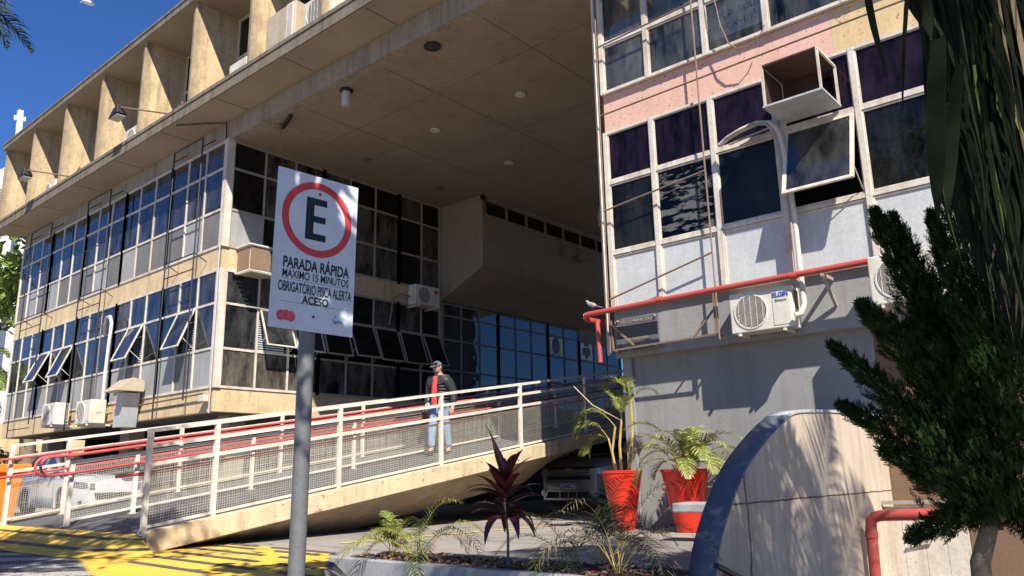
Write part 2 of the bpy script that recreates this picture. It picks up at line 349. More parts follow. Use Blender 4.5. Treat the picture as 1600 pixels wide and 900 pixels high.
M_['arch']=stained_shaded_arch()
# ------------------------------------------------------------------ ground
def G(x,y):
    if DRAW[0]: return 0.0
    t=((x-4.55)*1.55-(y-6.15)*1.25)/1.99
    return BASE-.32*S(t/.4)*S((4.56-x)/.05)*S((y-2.0)/1)-.95*max(S((4.2-x)/3)*S((5.2-y)/3),S((2.86-y)/.13))
def sheet(xs,ys,f,inside=lambda x,y:True):
    m=MB(); idx={}
    for i,x in enumerate(xs):
        for j,y in enumerate(ys): idx[i,j]=len(m.v); m.v.append((x,y,f(x,y)))
    for i in range(len(xs)-1):
        for j in range(len(ys)-1):
            if inside((xs[i]+xs[i+1])/2,(ys[j]+ys[j+1])/2): m.f.append((idx[i,j],idx[i+1,j],idx[i+1,j+1],idx[i,j+1]))
    return m
def rng(a,b,s): n=max(1,int(round((b-a)/s))); return [a+(b-a)*i/n for i in range(n+1)]
xs=[-600,-200,-60,-20,-8]+rng(-6,4.25,.25)+rng(4.3,4.7,.025)+rng(4.8,12,.25)+[14,17,20,26,40,80,200,600]; ys=[-600,-200,-60,-20,-6]+rng(-5,2.4,.25)+rng(2.5,2.9,.02)+rng(3,22,.25)+[24,28,35,50,100,250,600]
struct('ground',sheet(xs,ys,G),M_['asphalt'],recalc=False,smooth='all')
# portuguese stone pavement with wavy edge next to the apron
struct('stone_pavement',sheet(rng(-3,4.2,.1),rng(4.0,22,.1),lambda x,y:G(x,y)+.006,lambda x,y: (x<3.30 if y>8.2 else x<3.3-(8.2-y)*.32)),M_['paving'],recalc=False)
def edge_y(x,y):  # yellow driveway patch outline
    if not(y>4.2 and y<9.3 and x<5.05+.0*y): return False
    if ((x-4.55)*1.55-(y-6.15)*1.25)/1.99>.0: return False
    if y<6.3 and x>4.88: return False
    if y>8.5: return x>4.12
    return x>3.25-(8.2-y)*.32+max(0,(5.0-y))*.5
struct('yellow_driveway_paint',sheet(rng(2.0,5.2,.05),rng(4.0,9.5,.05),lambda x,y:G(x,y)+.008,edge_y),M_['yellow'],recalc=False)
rb=MB()
for (x0,runs) in ((3.45,((4.6,5.7),(6.1,7.6))),(3.80,((4.5,5.6),(6.0,7.9))),(4.13,((4.4,5.3),(5.6,6.15),(6.5,8.2))),(4.47,((4.5,5.9),(6.3,6.7),(7.0,8.7))),(4.78,((5.2,6.1),(6.5,7.3),(7.7,9.0))),(4.98,((6.5,7.7),(8.0,9.2)))):
    for a,b in runs:
        pts=[(x0-.10+.05*(y-5.5)*(1 if y<8 else 1),y) for y in rng(a,b,.2)]
        for (xa,ya),(xb,yb) in zip(pts,pts[1:]):
            rb.add([(xa-.042,ya,G(xa,ya)+.012),(xb-.042,yb,G(xb,yb)+.012),(xb,yb,G(xb,yb)+.022),(xa,ya,G(xa,ya)+.022),(xb+.042,yb,G(xb,yb)+.012),(xa+.042,ya,G(xa,ya)+.012)],[(0,1,2,3),(3,2,4,5)])
struct('driveway_ribs',rb,M_['deck'],recalc=False)
# apron up to the landing, with rounded near corner
def apron_z(u,x0=4.02,x1=3.25): return .425-.165*S(u)
am=MB(); na=14; prof=[i/na for i in range(na+1)]
path=[]  # outer direction per station: straight part then quarter turn round the near corner
for y in rng(16,9.0,.4)[::1] if False else [16-.4*i for i in range(18)]: path.append(((4.03,y),(-1,0)))
for i in range(1,11):
    a=i/10*math.radians(75); path.append(((4.03,9.0+( -.02*i)),(-math.cos(a),-math.sin(a))))
for k,((px,py),(dx,dy)) in enumerate(path):
    for u in prof: r=.78*u; x=px+dx*r; y=py+dy*r*1.25; am.v.append((x,y,max(apron_z(u),G(x,y)+.01)))
for k in range(len(path)-1):
    for j in range(na): a=k*(na+1)+j; am.f.append((a,a+1,a+na+2,a+na+1))
struct('yellow_apron',am,M_['yellow'],smooth='all')
al=MB()
for u0,u1 in ((.27,.34),(.62,.70)):
    n0=len(al.v)
    for ((px,py),(dx,dy)) in path:
        for u in (u0,u1): r=.78*u; x=px+dx*r; y=py+dy*r*1.25; al.v.append((x,y,max(apron_z(u),G(x,y)+.01)+.005))
    for k in range(len(path)-1): a=n0+2*k; al.f.append((a,a+1,a+3,a+2))
struct('apron_stripes',al,M_['deck'],recalc=False)
# parking lines
def line_on(p,q,w,name='parking_line'):
    p=Vector(p);q=Vector(q);d=(q-p).normalized(); n=Vector((-d.y,d.x))*w/2; m=MB(); N=12
    for i in range(N+1):
        c=p+(q-p)*i/N
        for s in (-1,1): v=c+n*s; m.v.append((v.x,v.y,G(v.x,v.y)+.006))
    for i in range(N): m.f.append((2*i,2*i+2,2*i+3,2*i+1))
    return struct(name,m,M_['yline'],recalc=False)
line_on((5.74,7.55),(11.9,7.05),.09); line_on((8.3,9.4),(11.9,9.3),.09)
# ------------------------------------------------------------------ office building (left wing with overhanging slab)
XF,YS=8.3,15.24; YE=27.6
ob=thing('office_building',(8.3,15.24,0),'beige concrete office building with tall fins above a wide overhanging slab and glazed lower storeys','building')
def part(name,mb,mat,parent=ob,**k): return obj(name,mb,M_[mat] if isinstance(mat,str) else mat,parent,**k)
w=MB(); w.box(XF,XF+.2,YS,YE,2.35,2.83); w.box(XF+.2,14.75,YS,YS+.2,2.35,2.83); part('lower_wall',w,'beige')
w=MB(); w.box(XF,XF+.2,YS,YE,5.36,5.84); part('spandrel_band',w,'beige')
w=MB(); w.box(XF+.2,14.75,YS,YS+.2,5.36,5.84); part('spandrel_band',w,'beige' ,label='beige band turning the corner under the overhang')
w=MB(); w.box(XF,XF+.22,6.0,YE,8.30,8.75); part('parapet_beam',w,'band')
w=MB(); w.box(7.50,27,YS,28.0,8.75,9.05); w.box(7.50,27,6.0,YS,8.75,9.05); w.box(8.68,27,.6,6.0,8.75,9.05); part('floor_slab',w,'fascia')
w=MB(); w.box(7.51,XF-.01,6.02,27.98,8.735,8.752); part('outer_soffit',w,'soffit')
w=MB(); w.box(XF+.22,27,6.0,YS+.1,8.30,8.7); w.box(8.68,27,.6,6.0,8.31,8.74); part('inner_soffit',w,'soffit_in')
w=MB(); w.box(XF+.2,24,YS+.2,YE,2.36,2.6); w.box(XF+.2,24,YS+.2,YE,5.45,5.7); w.box(XF+.22,24,YS+.2,YE,8.35,8.6); w.box(XF+.3,10.4,YE-.2,YE,2.6,8.35); part('interior_floor',w,'room')
w=MB(); w.box(10.8,11.0,YS+2.4,YE,2.6,8.35); w.box(11,24,YS+2.2,YS+2.4,2.6,8.35); part('interior_wall',w,'dark')
w=MB(); w.box(XF+.0,XF+.2,YE-.15,YE,2.83,5.36); w.box(XF,XF+.2,YE-.15,YE,5.84,8.3); w.box(XF+.2,24,YE-.02,YE+.1,2.35,8.7); part('end_wall',w,'beige')
# soffit joints (real grooves shown as thin dark seams)
w=MB()
for y in [7.2+2.43*k for k in range(9)]: w.box(7.52,8.27,y-.006,y+.006,8.728,8.736)
for x in (9.9,12.3,14.7,17.1): w.box(x-.003,x+.003,6.05,YS,8.294,8.301)
for y in (7.9,10.36,12.8): w.box(8.6,22,y-.003,y+.003,8.293,8.3005)
part('soffit_joint',w,'fascia')
# drip edges
w=MB(); w.box(7.48,7.50,6.0,28.0,8.98,9.06); w.box(7.485,7.50,6.0,28.0,8.74,8.80); part('drip_edge',w,'fascia')
# upper storey: fins, roof
ZT=11.6
finys=[25.6+2.42,25.6,23.15,20.7,18.25,15.75,13.32,10.9,8.45,6.03]
for y in finys:
    f=MB(); n=10
    for i in range(n+1):
        z=9.05+(ZT-9.05)*i/n
        for (x,yy) in ((7.60,y),(7.58,y+.05),(7.60,y+.16),(8.66,y+.16),(8.66,y)): f.v.append((x,yy,z))
    for i in range(n):
        for k in range(5): a=i*5+k; b=i*5+(k+1)%5; f.f.append((a,b,b+5,a+5))
    part('fin',f,'fin')
w=MB(); w.box(7.50,27,6.0,28.2,ZT,ZT+.16); w.box(8.68,27,.6,6.0,ZT,ZT+.16); part('roof_slab',w,'fascia')
w=MB(); w.box(7.48,7.7,5.98,28.22,ZT+.16,ZT+.22); part('roof_flashing',w,'fascia')
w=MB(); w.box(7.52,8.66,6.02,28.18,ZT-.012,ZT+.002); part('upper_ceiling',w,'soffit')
w=MB(); w.box(9.9,10,6,28,9.05,ZT); w.box(8.8,9.0,.6,6.0,9.05,ZT);w.box(8.7,24,27.9,28,9.05,ZT); part('upper_interior_wall',w,'room')
for a,b in zip(finys[1:],finys[:-1]):
    y0,y1=a+.16,b; fr=MB()
    x0,x1=8.62,8.68
    for yy in (y0+.03,(y0+y1)/2,y1-.03): fr.box(x0,x1,yy-.03,yy+.03,9.05,ZT-.012)
    for zz in (9.4,10.55,ZT-.05): fr.box(x0-.006,x1+.006,y0+.06,y1-.06,zz-.03,zz+.03)
    wn=part('clerestory_window',fr,'white'); g=MB(); g.box(8.645,8.65,y0+.05,y1-.05,9.1,ZT-.06); part('pane',g,'darkglass',wn)
    bw=MB(); bw.box(8.75,8.76,y0+.1,y1-.1,9.05,ZT-.2); part('blind',bw,'greyband',wn)
# ---- glazed facades
def mapF(u,wv,z): return (XF-wv,u,z)
def mapS(u,wv,z): return (u,YS-wv,z)
def fbox(mb,mp,u0,u1,w0,w1,z0,z1):
    p=mp(u0,w0,z0); q=mp(u1,w1,z1); mb.box(p[0],q[0],p[1],q[1],p[2],q[2])
def sash(mp,u0,u1,z0,z1,ang,wn,glassm='glass',fm='white',fw=.03):
    """awning sash hinged at z1, swung out"""
    L=z1-z0; ca,sa=math.cos(ang),math.sin(ang)
    def P(u,t,o): # t down from the hinge, o outwards normal to the sash
        return mp(u,.03+t*sa+o*ca,z1-t*ca+o*sa)
    def slab(mb,ua,ub,ta,tb,oa,ob_):
        mb.hexa([P(ua,ta,oa),P(ub,ta,oa),P(ub,tb,oa),P(ua,tb,oa),P(ua,ta,ob_),P(ub,ta,ob_),P(ub,tb,ob_),P(ua,tb,ob_)])
    f=MB(); slab(f,u0,u0+fw,0,L,0,.03); slab(f,u1-fw,u1,0,L,0,.03); slab(f,u0+fw,u1-fw,0,fw,0,.03); slab(f,u0+fw,u1-fw,L-fw,L,0,.03)
    s=part('open_sash',f,fm,wn); g=MB(); slab(g,u0+fw,u1-fw,fw,L-fw,.012,.016); part('sash_pane',g,glassm,s)
    a=MB()
    for u in (u0+.02,u1-.02): a.bar(P(u,L*.75,0),mp(u,-.01,z0+.04),.012)
    part('stay_arm',a,fm,s)
VR=random.Random(12)
def glazing(mp,us,zs,rows,opens=(),fm='white',thick=.09,thin=.045,blinds=(),name='window'):
    """one bay: us columns, zs rows; rows = material of each row from the bottom"""
    f=MB()
    for i,u in enumerate(us):
        t=thick if i in (0,len(us)-1) else thin; fbox(f,mp,u-t/2,u+t/2,-.02,.035 if t>thin else .028,zs[0],zs[-1])
    ts=[thick/2]+[thin/2]*(len(us)-2)+[thick/2]
    for j,z in enumerate(zs):
        h=.05; za,zb=z-h/2,z+h/2
        if j==0: za,zb=z,z+h
        if j==len(zs)-1: za,zb=z-h,z
        for i in range(len(us)-1): fbox(f,mp,us[i]+ts[i],us[i+1]-ts[i+1],-.018,.024,za,zb)
    wn=part(name,f,fm)
    for j,rm in enumerate(rows):
        cells=[i for i in range(len(us)-1) if (i,j) not in opens]
        bymat={}
        for i in cells:
            mm=rm[i%len(rm)] if isinstance(rm,(list,tuple)) else rm
            if name=='window' and mm=='glass': mm=VR.choice(('glass','glass','glass','glass_b','glass_c'))
            if name=='window' and mm=='darkglass': mm=VR.choice(('darkglass','dark_b','dark_b'))
            bymat.setdefault(mm,[]).append(i)
        for mm,cl in bymat.items():
            g=MB()
            for i in cl: fbox(g,mp,us[i]+.02,us[i+1]-.02,0,.004,zs[j]+.02,zs[j+1]-.02)
            part('pane' if 'frost' not in mm else 'frosted_pane',g,mm,wn)
    for (i,j) in opens: sash(mp,us[i]+.03,us[i+1]-.03,zs[j]+.03,zs[j+1]-.03,math.radians(22+random.uniform(-2,3)),wn,fm=fm,glassm='glass' if fm=='white' else 'darkglass')
    if blinds:
        b=MB()
        for (i,z0,z1) in blinds:
            n=int((z1-z0)/.05)
            for k in range(n):
                z=z1-.05*(k+.5)
                b.add([mp(us[i]+.04,-.08,z-.02),mp(us[i+1]-.04,-.08,z-.02),mp(us[i+1]-.04,-.115,z+.022),mp(us[i]+.04,-.115,z+.022)],[(0,1,2,3)])
        part('blind',b,'blind',wn)
    return wn
ub=[YS+.08+.815*k for k in range(16)]; 
Z1=[2.83,3.66,4.62,5.36]; Z2=[5.84,6.70,7.65,8.30]
random.seed(3)
for b in range(5):
    us=ub[3*b:3*b+4]
    glazing(mapF,us,Z2,[['frost','frost','frostpale'] if b%2 else ['frost','frostpale','frost'],'glass','glass'],blinds=[(i,VR.choice((6.75,7.2,7.6)),8.25) for i in range(3) if VR.random()<.55])
    op={0:((1,1),),1:((1,1),),2:(),3:((0,1),(2,1)),4:()}[b]
    bl=[(i,3.66,5.3) for i in range(3) if b<3 or i==1]
    glazing(mapF,us,Z1,[['frostpale','frost','frostpale'],'glass','glass'],opens=op,blinds=bl)
part('corner_post',MB().box(XF-.05,XF+.12,YS-.05,YS+.10,2.83,5.36).box(XF-.05,XF+.12,YS-.05,YS+.10,5.84,8.30),'white')
us_all=[XF+.12+.8*k for k in range(9)]; us_all[0]=XF+.1; us_all[-1]=14.7
for a,b in ((0,3),(3,6),(6,8)):
    us=us_all[a:b+1]; n=b-a
    glazing(mapS,us,Z2,['darkglass' if a else ['frostpale','darkglass','darkglass'],'darkglass','darkglass'],fm='whiteshade')
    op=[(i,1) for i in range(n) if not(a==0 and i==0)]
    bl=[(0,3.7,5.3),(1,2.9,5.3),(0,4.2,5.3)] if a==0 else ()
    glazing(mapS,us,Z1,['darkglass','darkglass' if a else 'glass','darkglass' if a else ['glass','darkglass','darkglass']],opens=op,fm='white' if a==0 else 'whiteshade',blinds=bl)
# volume hanging under the soffit (stair box)
w=MB(); x0,x1=14.76,24.0; yb,yf=YS,13.66
w.ext([(x0,yb,5.63),(x0,yf,6.33),(x0,yf,7.80),(x0,yb,7.80)],(x1-x0,0,0)); w.box(x0,x1,yf+.06,yb,7.8,8.3); w.box(x0,x0+.14,yf,yf+.06,7.8,8.3); w.box(x0,x1,yf,yf+.06,8.16,8.3)
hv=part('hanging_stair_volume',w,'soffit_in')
f=MB()
for k in range(9): u=x0+.14+k*.86; f.box(u-.04,u+.04,yf,yf+.05,7.8,8.16)
part('strip_window',f,'greyband',hv); g=MB(); g.box(x0+.14,x1,yf+.035,yf+.04,7.8,8.16); part('pane',g,'darkglass',hv)
# entrance glazing beneath it
ue=[14.8,15.53,16.28,17.08,17.86,18.6,19.42,20.25,21.07,21.9,22.7,23.5]
ZE=[2.9,3.75,4.58,5.24,5.60]
for a,b in ((0,3),(3,6),(6,8),(8,11)):
    glazing(mapS,ue[a:b+1],ZE if b<9 else ZE[:4],['glass']*(4 if b<9 else 3),fm='greyband',name='entrance_window')
w=MB(); w.box(21.1,24,YS-.02,YS+.15,5.24,5.75); part('spandrel_band',w,'greyband',label='grey band above the entrance glazing')
glazing(mapS,[21.1,21.9,22.7,23.5],[5.75,6.5],['glass'],fm='greyband',name='entrance_window')
w=MB(); w.box(14.8,24,YS-.0,YS+.2,0,2.9); w.box(14.6,14.8,YS,28,0,2.35); w.box(10.7,14.6,27.4,27.55,0,2.35); part('base_wall',w,'dark')  # near-black colour puts the darkness under wing and ramp into these walls
w=MB(); w.box(20.2,26,8.9,YS-.01,2.6,2.9); part('entrance_floor',w,'deck')
for (x,y) in ((9.3,16.2),(9.3,21.0),(9.3,26.3),(13.5,16.0)): part('column',MB().box(x-.2,x+.2,y-.25,y+.25,G(x,y)-.1,2.36),'soffit')
# coats of arms and decals on the entrance panes (dark silhouettes, as seen)
def emblem(u,z,kind):
    m=MB(); y=YS-.008
    def disc(cu,cz,ru,rz,n=24,jag=0): 
        p=[]
        for k in range(n): a=2*PI*k/n; r=1+jag*(k%2); p.append((cu+ru*r*math.cos(a),y,cz+rz*r*math.sin(a)))
        m.ext(p,(0,-.003,0))
    if kind==0: 
        disc(u,z+.04,.19,.27,40,.10)
        for s in (-1,1): m.ext([(u+s*.04,y,z-.30),(u+s*.20,y,z-.20),(u+s*.24,y,z-.10),(u+s*.20,y,z-.27)],(0,-.003,0))
    else:
        m.ext([(u-.15,y,z+.14),(u+.15,y,z+.14),(u+.15,y,z-.08),(u+.08,y,z-.2),(u,y,z-.26),(u-.08,y,z-.2),(u-.15,y,z-.08)],(0,-.003,0))
        m.box(u-.13,u+.13,y-.003,y,z+.18,z+.27); 
        for k in range(4): m.box(u-.13+.078*k,u-.10+.078*k,y-.003,y,z+.27,z+.30)
        for s in (-1,1): disc(u+s*.18,z-.02,.045,.13,12,.2)
        m.box(u-.2,u+.2,y-.003,y,z-.31,z-.285)
    return m
bpn=MB(); bpn.box(ue[6]+.06,ue[7]-.06,YS-.0065,YS-.005,4.64,5.19); e1=part('emblem_pane',bpn,'banner',label='white pane with a dark round coat of arms'); part('emblem',emblem((ue[6]+ue[7])/2,4.90,0),'ink',e1)
bpn=MB(); bpn.box(ue[8]+.06,ue[9]-.06,YS-.0065,YS-.005,4.64,5.19); e1=part('emblem_pane',bpn,'banner',label='white pane with a dark shield coat of arms'); part('emblem',emblem((ue[8]+ue[9])/2,4.92,1),'ink',e1)
# ------------------------------------------------------------------ annex building (right block)
mark_rescaled(True)
XW,YL=12.4,8.15; XL=12.71
an=thing('annex_building',(12.4,8.15,0),'sunlit block with peeling pink band, purple windows and a plain grey ground floor wall','building')
def mapW(u,wv,z): return (XW-wv,u,z)
def apart(name,mb,mat,parent=an,**k): return obj(name,mb,M_[mat] if isinstance(mat,str) else mat,parent,**k)
YR=1.2
w=MB(); w.box(XW+.06,XW+.25,3.62,YL,7.55,8.38); apart('upper_band',w,'cream',label='peeling pink paint band between the window rows')
w=MB(); w.box(XW+.06,XW+.25,YR,3.618,7.55,8.38); apart('upper_band',w,'yellow_cream',label='yellow part of the painted band at the right')
w=MB(); w.box(XW+.05,XW+.4,YR,YL,3.05,3.95); apart('lower_beam',w,'grey')
w=MB(); w.box(XL,XL+.2,3.65,YL,-.05,3.05); apart('ground_floor_wall',w,'grey')
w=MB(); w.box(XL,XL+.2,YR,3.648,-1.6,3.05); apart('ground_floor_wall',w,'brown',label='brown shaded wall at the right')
w=MB(); w.box(XW+.25,35,YL-.2,YL,0,10.87); w.box(XW+.3,24,YR,YR+.2,0,10.87); apart('side_wall',w,'grey')
w=MB(); w.box(XW+.25,24,YR+.2,YL-.2,7.6,7.9);w.box(XW+.25,24,YR+.2,YL-.2,3.5,3.9); w.box(XW+.26,24,YR+.2,YL-.2,10.75,10.86); apart('interior_floor',w,'room')
w=MB(); w.box(XW+1.5,XW+1.6,YR+.2,YL-.2,3.9,10.7); apart('interior_wall',w,'dark')
w=MB(); w.box(XW+.02,XW+.25,YR,YL,10.7,10.88); apart('top_lintel',w,'white')
ya=[8.10,7.06,5.83,4.66,3.34,2.05,1.25][::-1]  # increasing y
def aglaze(us,zs,mats,thick=.09,name='window'):
    f=MB()
    for u in us: fbox(f,mapW,u-thick/2,u+thick/2,-.05,.045,zs[0],zs[-1])
    for j,z in enumerate(zs):
        za,zb=z-.035,z+.035
        if j==0: za,zb=z,z+.05
        if j==len(zs)-1: za,zb=z-.05,z
        for a,b in zip(us,us[1:]): fbox(f,mapW,a+thick/2,b-thick/2,-.045,.035,za,zb)
    # inner sash lips
    for a,b in zip(us,us[1:]):
        for z0,z1 in zip(zs,zs[1:]):
            A,B,C,D=a+thick/2,b-thick/2,z0+.045,z1-.045
            fbox(f,mapW,A,A+.025,-.04,.018,C,D); fbox(f,mapW,B-.025,B,-.04,.018,C,D); fbox(f,mapW,A+.025,B-.025,-.04,.018,C,C+.025); fbox(f,mapW,A+.025,B-.025,-.04,.018,D-.025,D)
    wn=apart(name,f,'white')
    by={}
    for (i,j),mm in mats.items(): by.setdefault(mm,[]).append((i,j))
    for mm,cl in by.items():
        g=MB()
        for i,j in cl: fbox(g,mapW,us[i]+.04,us[i+1]-.04,-.012,-.006,zs[j]+.04,zs[j+1]-.04)
        apart('panel' if mm=='panel' else 'pane',g,mm,wn)
    return wn
# upper windows
wn=aglaze(ya,[8.38,9.46,10.7],{(i,j):'clear' for i in range(6) for j in range(2)})
def curtain(u0,u1,z0,z1,w0=-.22,mat='curtain',parent=None,folds=9,seed=0):
    m=MB(); n=folds*8; random.seed(seed); ph=random.random()*6
    for i in range(n+1):
        t=i/n; u=u0+(u1-u0)*t
        for k,z in enumerate((z1,(z0+z1)/2,z0)): m.v.append(mapW(u+.02*math.sin(t*9+k),w0+.035*math.sin(t*folds*2*PI+ph+.4*math.sin(t*11))+.01*k*math.sin(t*17),z))
    for i in range(n):
        for k in range(2): a=i*3+k; m.f.append((a,a+1,a+4,a+3))
    return apart('curtain',m,mat,parent,smooth='all')
curtain(7.12,8.0,8.4,10.7,parent=wn,seed=1,folds=7); curtain(6.35,7.0,8.4,10.7,parent=wn,seed=2,folds=6); curtain(2.1,4.4,8.4,10.7,parent=wn,seed=3,folds=14); curtain(7.65,8.09,8.4,10.7,w0=-.18,parent=wn,seed=5,folds=4); curtain(5.95,6.4,8.4,10.7,w0=-.25,parent=wn,seed=6,folds=4)
bn=MB(); bn.box(XW+.16,XW+.165,4.72,6.15,8.72,10.2); bo=apart('banner',bn,'banner',wn,label='white banner with blue check-in lettering inside the window')
bb=MB(); bb.ext([(XW+.155,4.72,9.62),(XW+.155,6.15,9.12),(XW+.155,6.15,9.5),(XW+.155,4.72,10.0)],(-.003,0,0)); apart('banner_stripe',bb,'paleblue',bo)
def text(name,s,mat,parent,loc,xdir,ydir,size,ext=.002,align='CENTER',sx=1.0,bold=0.0,label=None,fit=None):
    cu=bpy.data.curves.new('t','FONT'); cu.body=s; cu.size=size; cu.extrude=ext; cu.align_x=align; cu.align_y='CENTER'; cu.offset=bold
    to=bpy.data.objects.new('t',cu); COL.objects.link(to); dg=bpy.context.evaluated_depsgraph_get(); me=bpy.data.meshes.new_from_object(to.evaluated_get(dg)); bpy.data.objects.remove(to)
    if fit:
        xsx=[v.co.x for v in me.vertices]; W0=max(xsx)-min(xsx); mx=(max(xsx)+min(xsx))/2; fy=fit[1]/(size*.70)
        for v in me.vertices: v.co.x=(v.co.x-mx)*fit[0]/W0; v.co.y*=fy
        sx=1.0
    X=Vector(xdir).normalized(); Y=Vector(ydir); Y=(Y-X*Y.dot(X)).normalized(); Z=X.cross(Y)
    off=OFF.get(parent.name,Vector()) if parent else Vector()
    loc=Vector(loc)
    for v in me.vertices: p=loc+X*v.co.x*sx+Y*v.co.y+Z*v.co.z-off; v.co=p
    me.materials.clear(); me.materials.append(mat); o=bpy.data.objects.new(name,me); COL.objects.link(o); o.parent=parent; OFF[o.name]=off
    if label: o['label']=label
    return o
dn=Vector((0,-1,0))
text('lettering','Faça seu',M_['inkblue'],bo,(XW+.15,5.32,9.17),(0,-1,0),(0,0,1),.27)
text('lettering','check-in!',M_['inkblue'],bo,(XW+.15,5.36,8.92),(0,-1,0),(0,0,1),.27)
text('lettering','Expo',M_['banner'],bo,(XW+.146,5.3,9.58),(0,-.94,.34),(0,.34,.94),.3)
# middle windows
mm={}
for i in range(6):
    mm[(i,2)]='purple'; mm[(i,1)]='darkglass' ; mm[(i,0)]='panel'
# ya index: cells 0:(1.25-2.05) 1:(2.05-3.34) 2:(3.34-4.66) 3:(4.66-5.83) 4:(5.83-7.06) 5:(7.06-8.10)
mm[(4,1)]='film'; mm[(2,1)]=None; mm[(5,1)]='darkglass'; mm[(3,1)]='darkglass'
mm={k:v for k,v in mm.items() if v}
wn2=aglaze(ya,[3.95,5.05,6.48,7.55],mm)
pf=MB(); pf.box(XW-.02,XW-.012,5.95-.12,6.08-.13,4.0,5.0)
# open awning sash in column 3.34-4.66
def P2(u,t,o,ang): return mapW(u,.04+t*math.sin(ang)+o*math.cos(ang),6.42-t*math.cos(ang)+o*math.sin(ang))
ang=math.radians(19); u0,u1,L=3.40,4.52,1.26
def sl(mb,ua,ub_,ta,tb,oa,ob_): mb.hexa([P2(ua,ta,oa,ang),P2(ub_,ta,oa,ang),P2(ub_,tb,oa,ang),P2(ua,tb,oa,ang),P2(ua,ta,ob_,ang),P2(ub_,ta,ob_,ang),P2(ub_,tb,ob_,ang),P2(ua,tb,ob_,ang)])
f=MB(); sl(f,u0,u0+.06,0,L,0,.04); sl(f,u1-.06,u1,0,L,0,.04); sl(f,u0+.06,u1-.06,0,.05,0,.04); sl(f,u0+.06,u1-.06,L-.05,L,0,.04)
so=apart('open_sash',f,'white',wn2); g=MB(); sl(g,u0+.06,u1-.06,.05,L-.05,.015,.02); apart('sash_pane',g,'glass',so)
a=MB(); a.bar(P2(u0+.02,L*.8,0,ang),(XW,3.42,5.15),.015); a.bar(P2(u1-.02,L*.8,0,ang),(XW,4.5,5.15),.015); apart('stay_arm',a,'white',so)
# wide mullion strip beside the AC box
w=MB(); w.box(XW-.02,XW+.02,4.50,4.66-.046,3.97,7.5); apart('mullion_cover',w,'white',wn2)
# hooded air-conditioner box
hb=thing('hood_box',(12.4,4.05,6.56),'empty open-fronted metal box jutting from the purple windows above the swung-out sash','window box')
f=MB(); X0,X1=11.52,12.34; A,B=3.60,4.49; Zb,Zt=6.58,7.30
for yy in (A,B): f.box(X0,X0+.035,yy-.018,yy+.018,Zb+.03,Zt-.02)
f.box(X0,X1,A-.015,A+.015,Zt-.02,Zt+.015); f.box(X0,X1,B-.015,B+.015,Zt-.02,Zt+.015); f.box(X1-.03,X1,A-.02,A+.02,Zb+.03,Zt-.02); f.box(X1-.03,X1,B-.02,B+.02,Zb+.03,Zt-.02)
obj('box_frame',f,M_['white'],hb)
obj('box_floor',MB().box(X0-.02,X1,A-.03,B+.03,Zb,Zb+.03),M_['galv'],hb)
obj('box_lid',MB().box(X0+.0,X1,A+.016,B-.016,Zt-.01,Zt+.02),M_['rustdark'],hb)
obj('box_back',MB().box(X1-.02,X1-.01,A+.3,B-.02,Zb+.03,Zt-.02),M_['rustdark'],hb)
obj('box_side',MB().box(X0+.04,X1-.03,B-.012,B-.002,Zb+.03,Zt-.02),M_['rustdark'],hb)
# ------------------------------------------------------------------ pipes and brackets on the annex
XP=12.02
rp=thing('red_pipe',(XP,8.5,3.9),'long red pipe running across the annex front just above the air conditioner','pipe')
obj('pipe_run',MB().tube([(XP,8.50,3.86),(XP,8.46,3.87),(XP,5.8,3.91),(XP,2.2,3.93)],.05,14),M_['red'],rp,smooth=True)
obj('pipe_branch',MB().tube([(XP,8.50,3.86),(XP+.06,8.56,3.83),(XP+.2,8.56,3.80),(XP+.62,8.42,3.78)],.05,12),M_['red'],rp,smooth=True)
obj('pipe_drop',MB().tube([(XP+.25,8.42,3.80),(XP+.27,8.40,2.98)],.045,12),M_['red'],rp,smooth=True)
k=MB()
for y in (4.5,6.9): k.tube([(XP,y-.05,3.905),(XP,y+.05,3.905)],.058,14)
obj('coupling',k,M_['red'],rp,smooth=True)
def sbrace(y,x0=XP-.03,label=''):
    t=thing('pipe_bracket',(12.38,y,3.8),label,'bracket','steel brackets holding the red pipe'); m=MB(); m.bar((x0,y,3.84),(XW+.04,y,3.84),.05); m.bar((x0+.03,y,3.83),(XW+.03,y-.02,3.42),.045); obj('bracket_arm',m,M_['whiteshade'],t)
sbrace(4.06,label='pale steel bracket under the red pipe right of the air conditioner'); 
# scaffold-like tube frame
def tubes(name,loc,segs,r,mat,label,cat,group=None,pname='tube'):
    t=thing(name,loc,label,cat,group)
    for s in segs: obj(pname,MB().tube(s,r,6),M_[mat],t,smooth=True)
    return t
XT=12.22
tubes('tube_frame',(XT,6.0,3.2),[[(XT,5.97,10.8),(XT,5.93,3.1)],[(XT,8.10,10.8),(XT,8.12,3.12)],[(XT,8.12,9.36),(XT,5.95,9.45)],[(XT,8.12,7.86),(XT,4.0,7.92),(XT,1.3,7.95)],[(XT,8.12,5.88),(XT,5.94,6.12)],[(XT,8.12,4.12),(XT,5.93,4.62)]],.017,'rust','thin rusty tube frame standing off the left side of the annex windows','frame')
fr=thing('bracket_frame',(XT,7.1,3.15),'welded angle steel frame in front of the dark plaque, below the red pipe','frame')
for p,q in (((XT,8.05,3.16),(XT,5.98,3.2)),((XT,8.08,3.72),(XT,8.05,3.16)),((XT,5.98,3.92),(XT,5.98,3.2)),((XT,8.05,3.62),(XT,7.6,3.2)),((XT,6.0,3.62),(XT,6.4,3.2)),((XW,8.05,3.16),(XT,8.05,3.16)),((XW,5.98,3.2),(XT,5.98,3.2)),((XW-.02,8.1,3.95),(XW-.02,5.9,3.97)),((XW,8.08,3.12),(XW,7.15,3.14))):
    obj('frame_bar',MB().bar(p,q,.032),M_['rust'],fr)
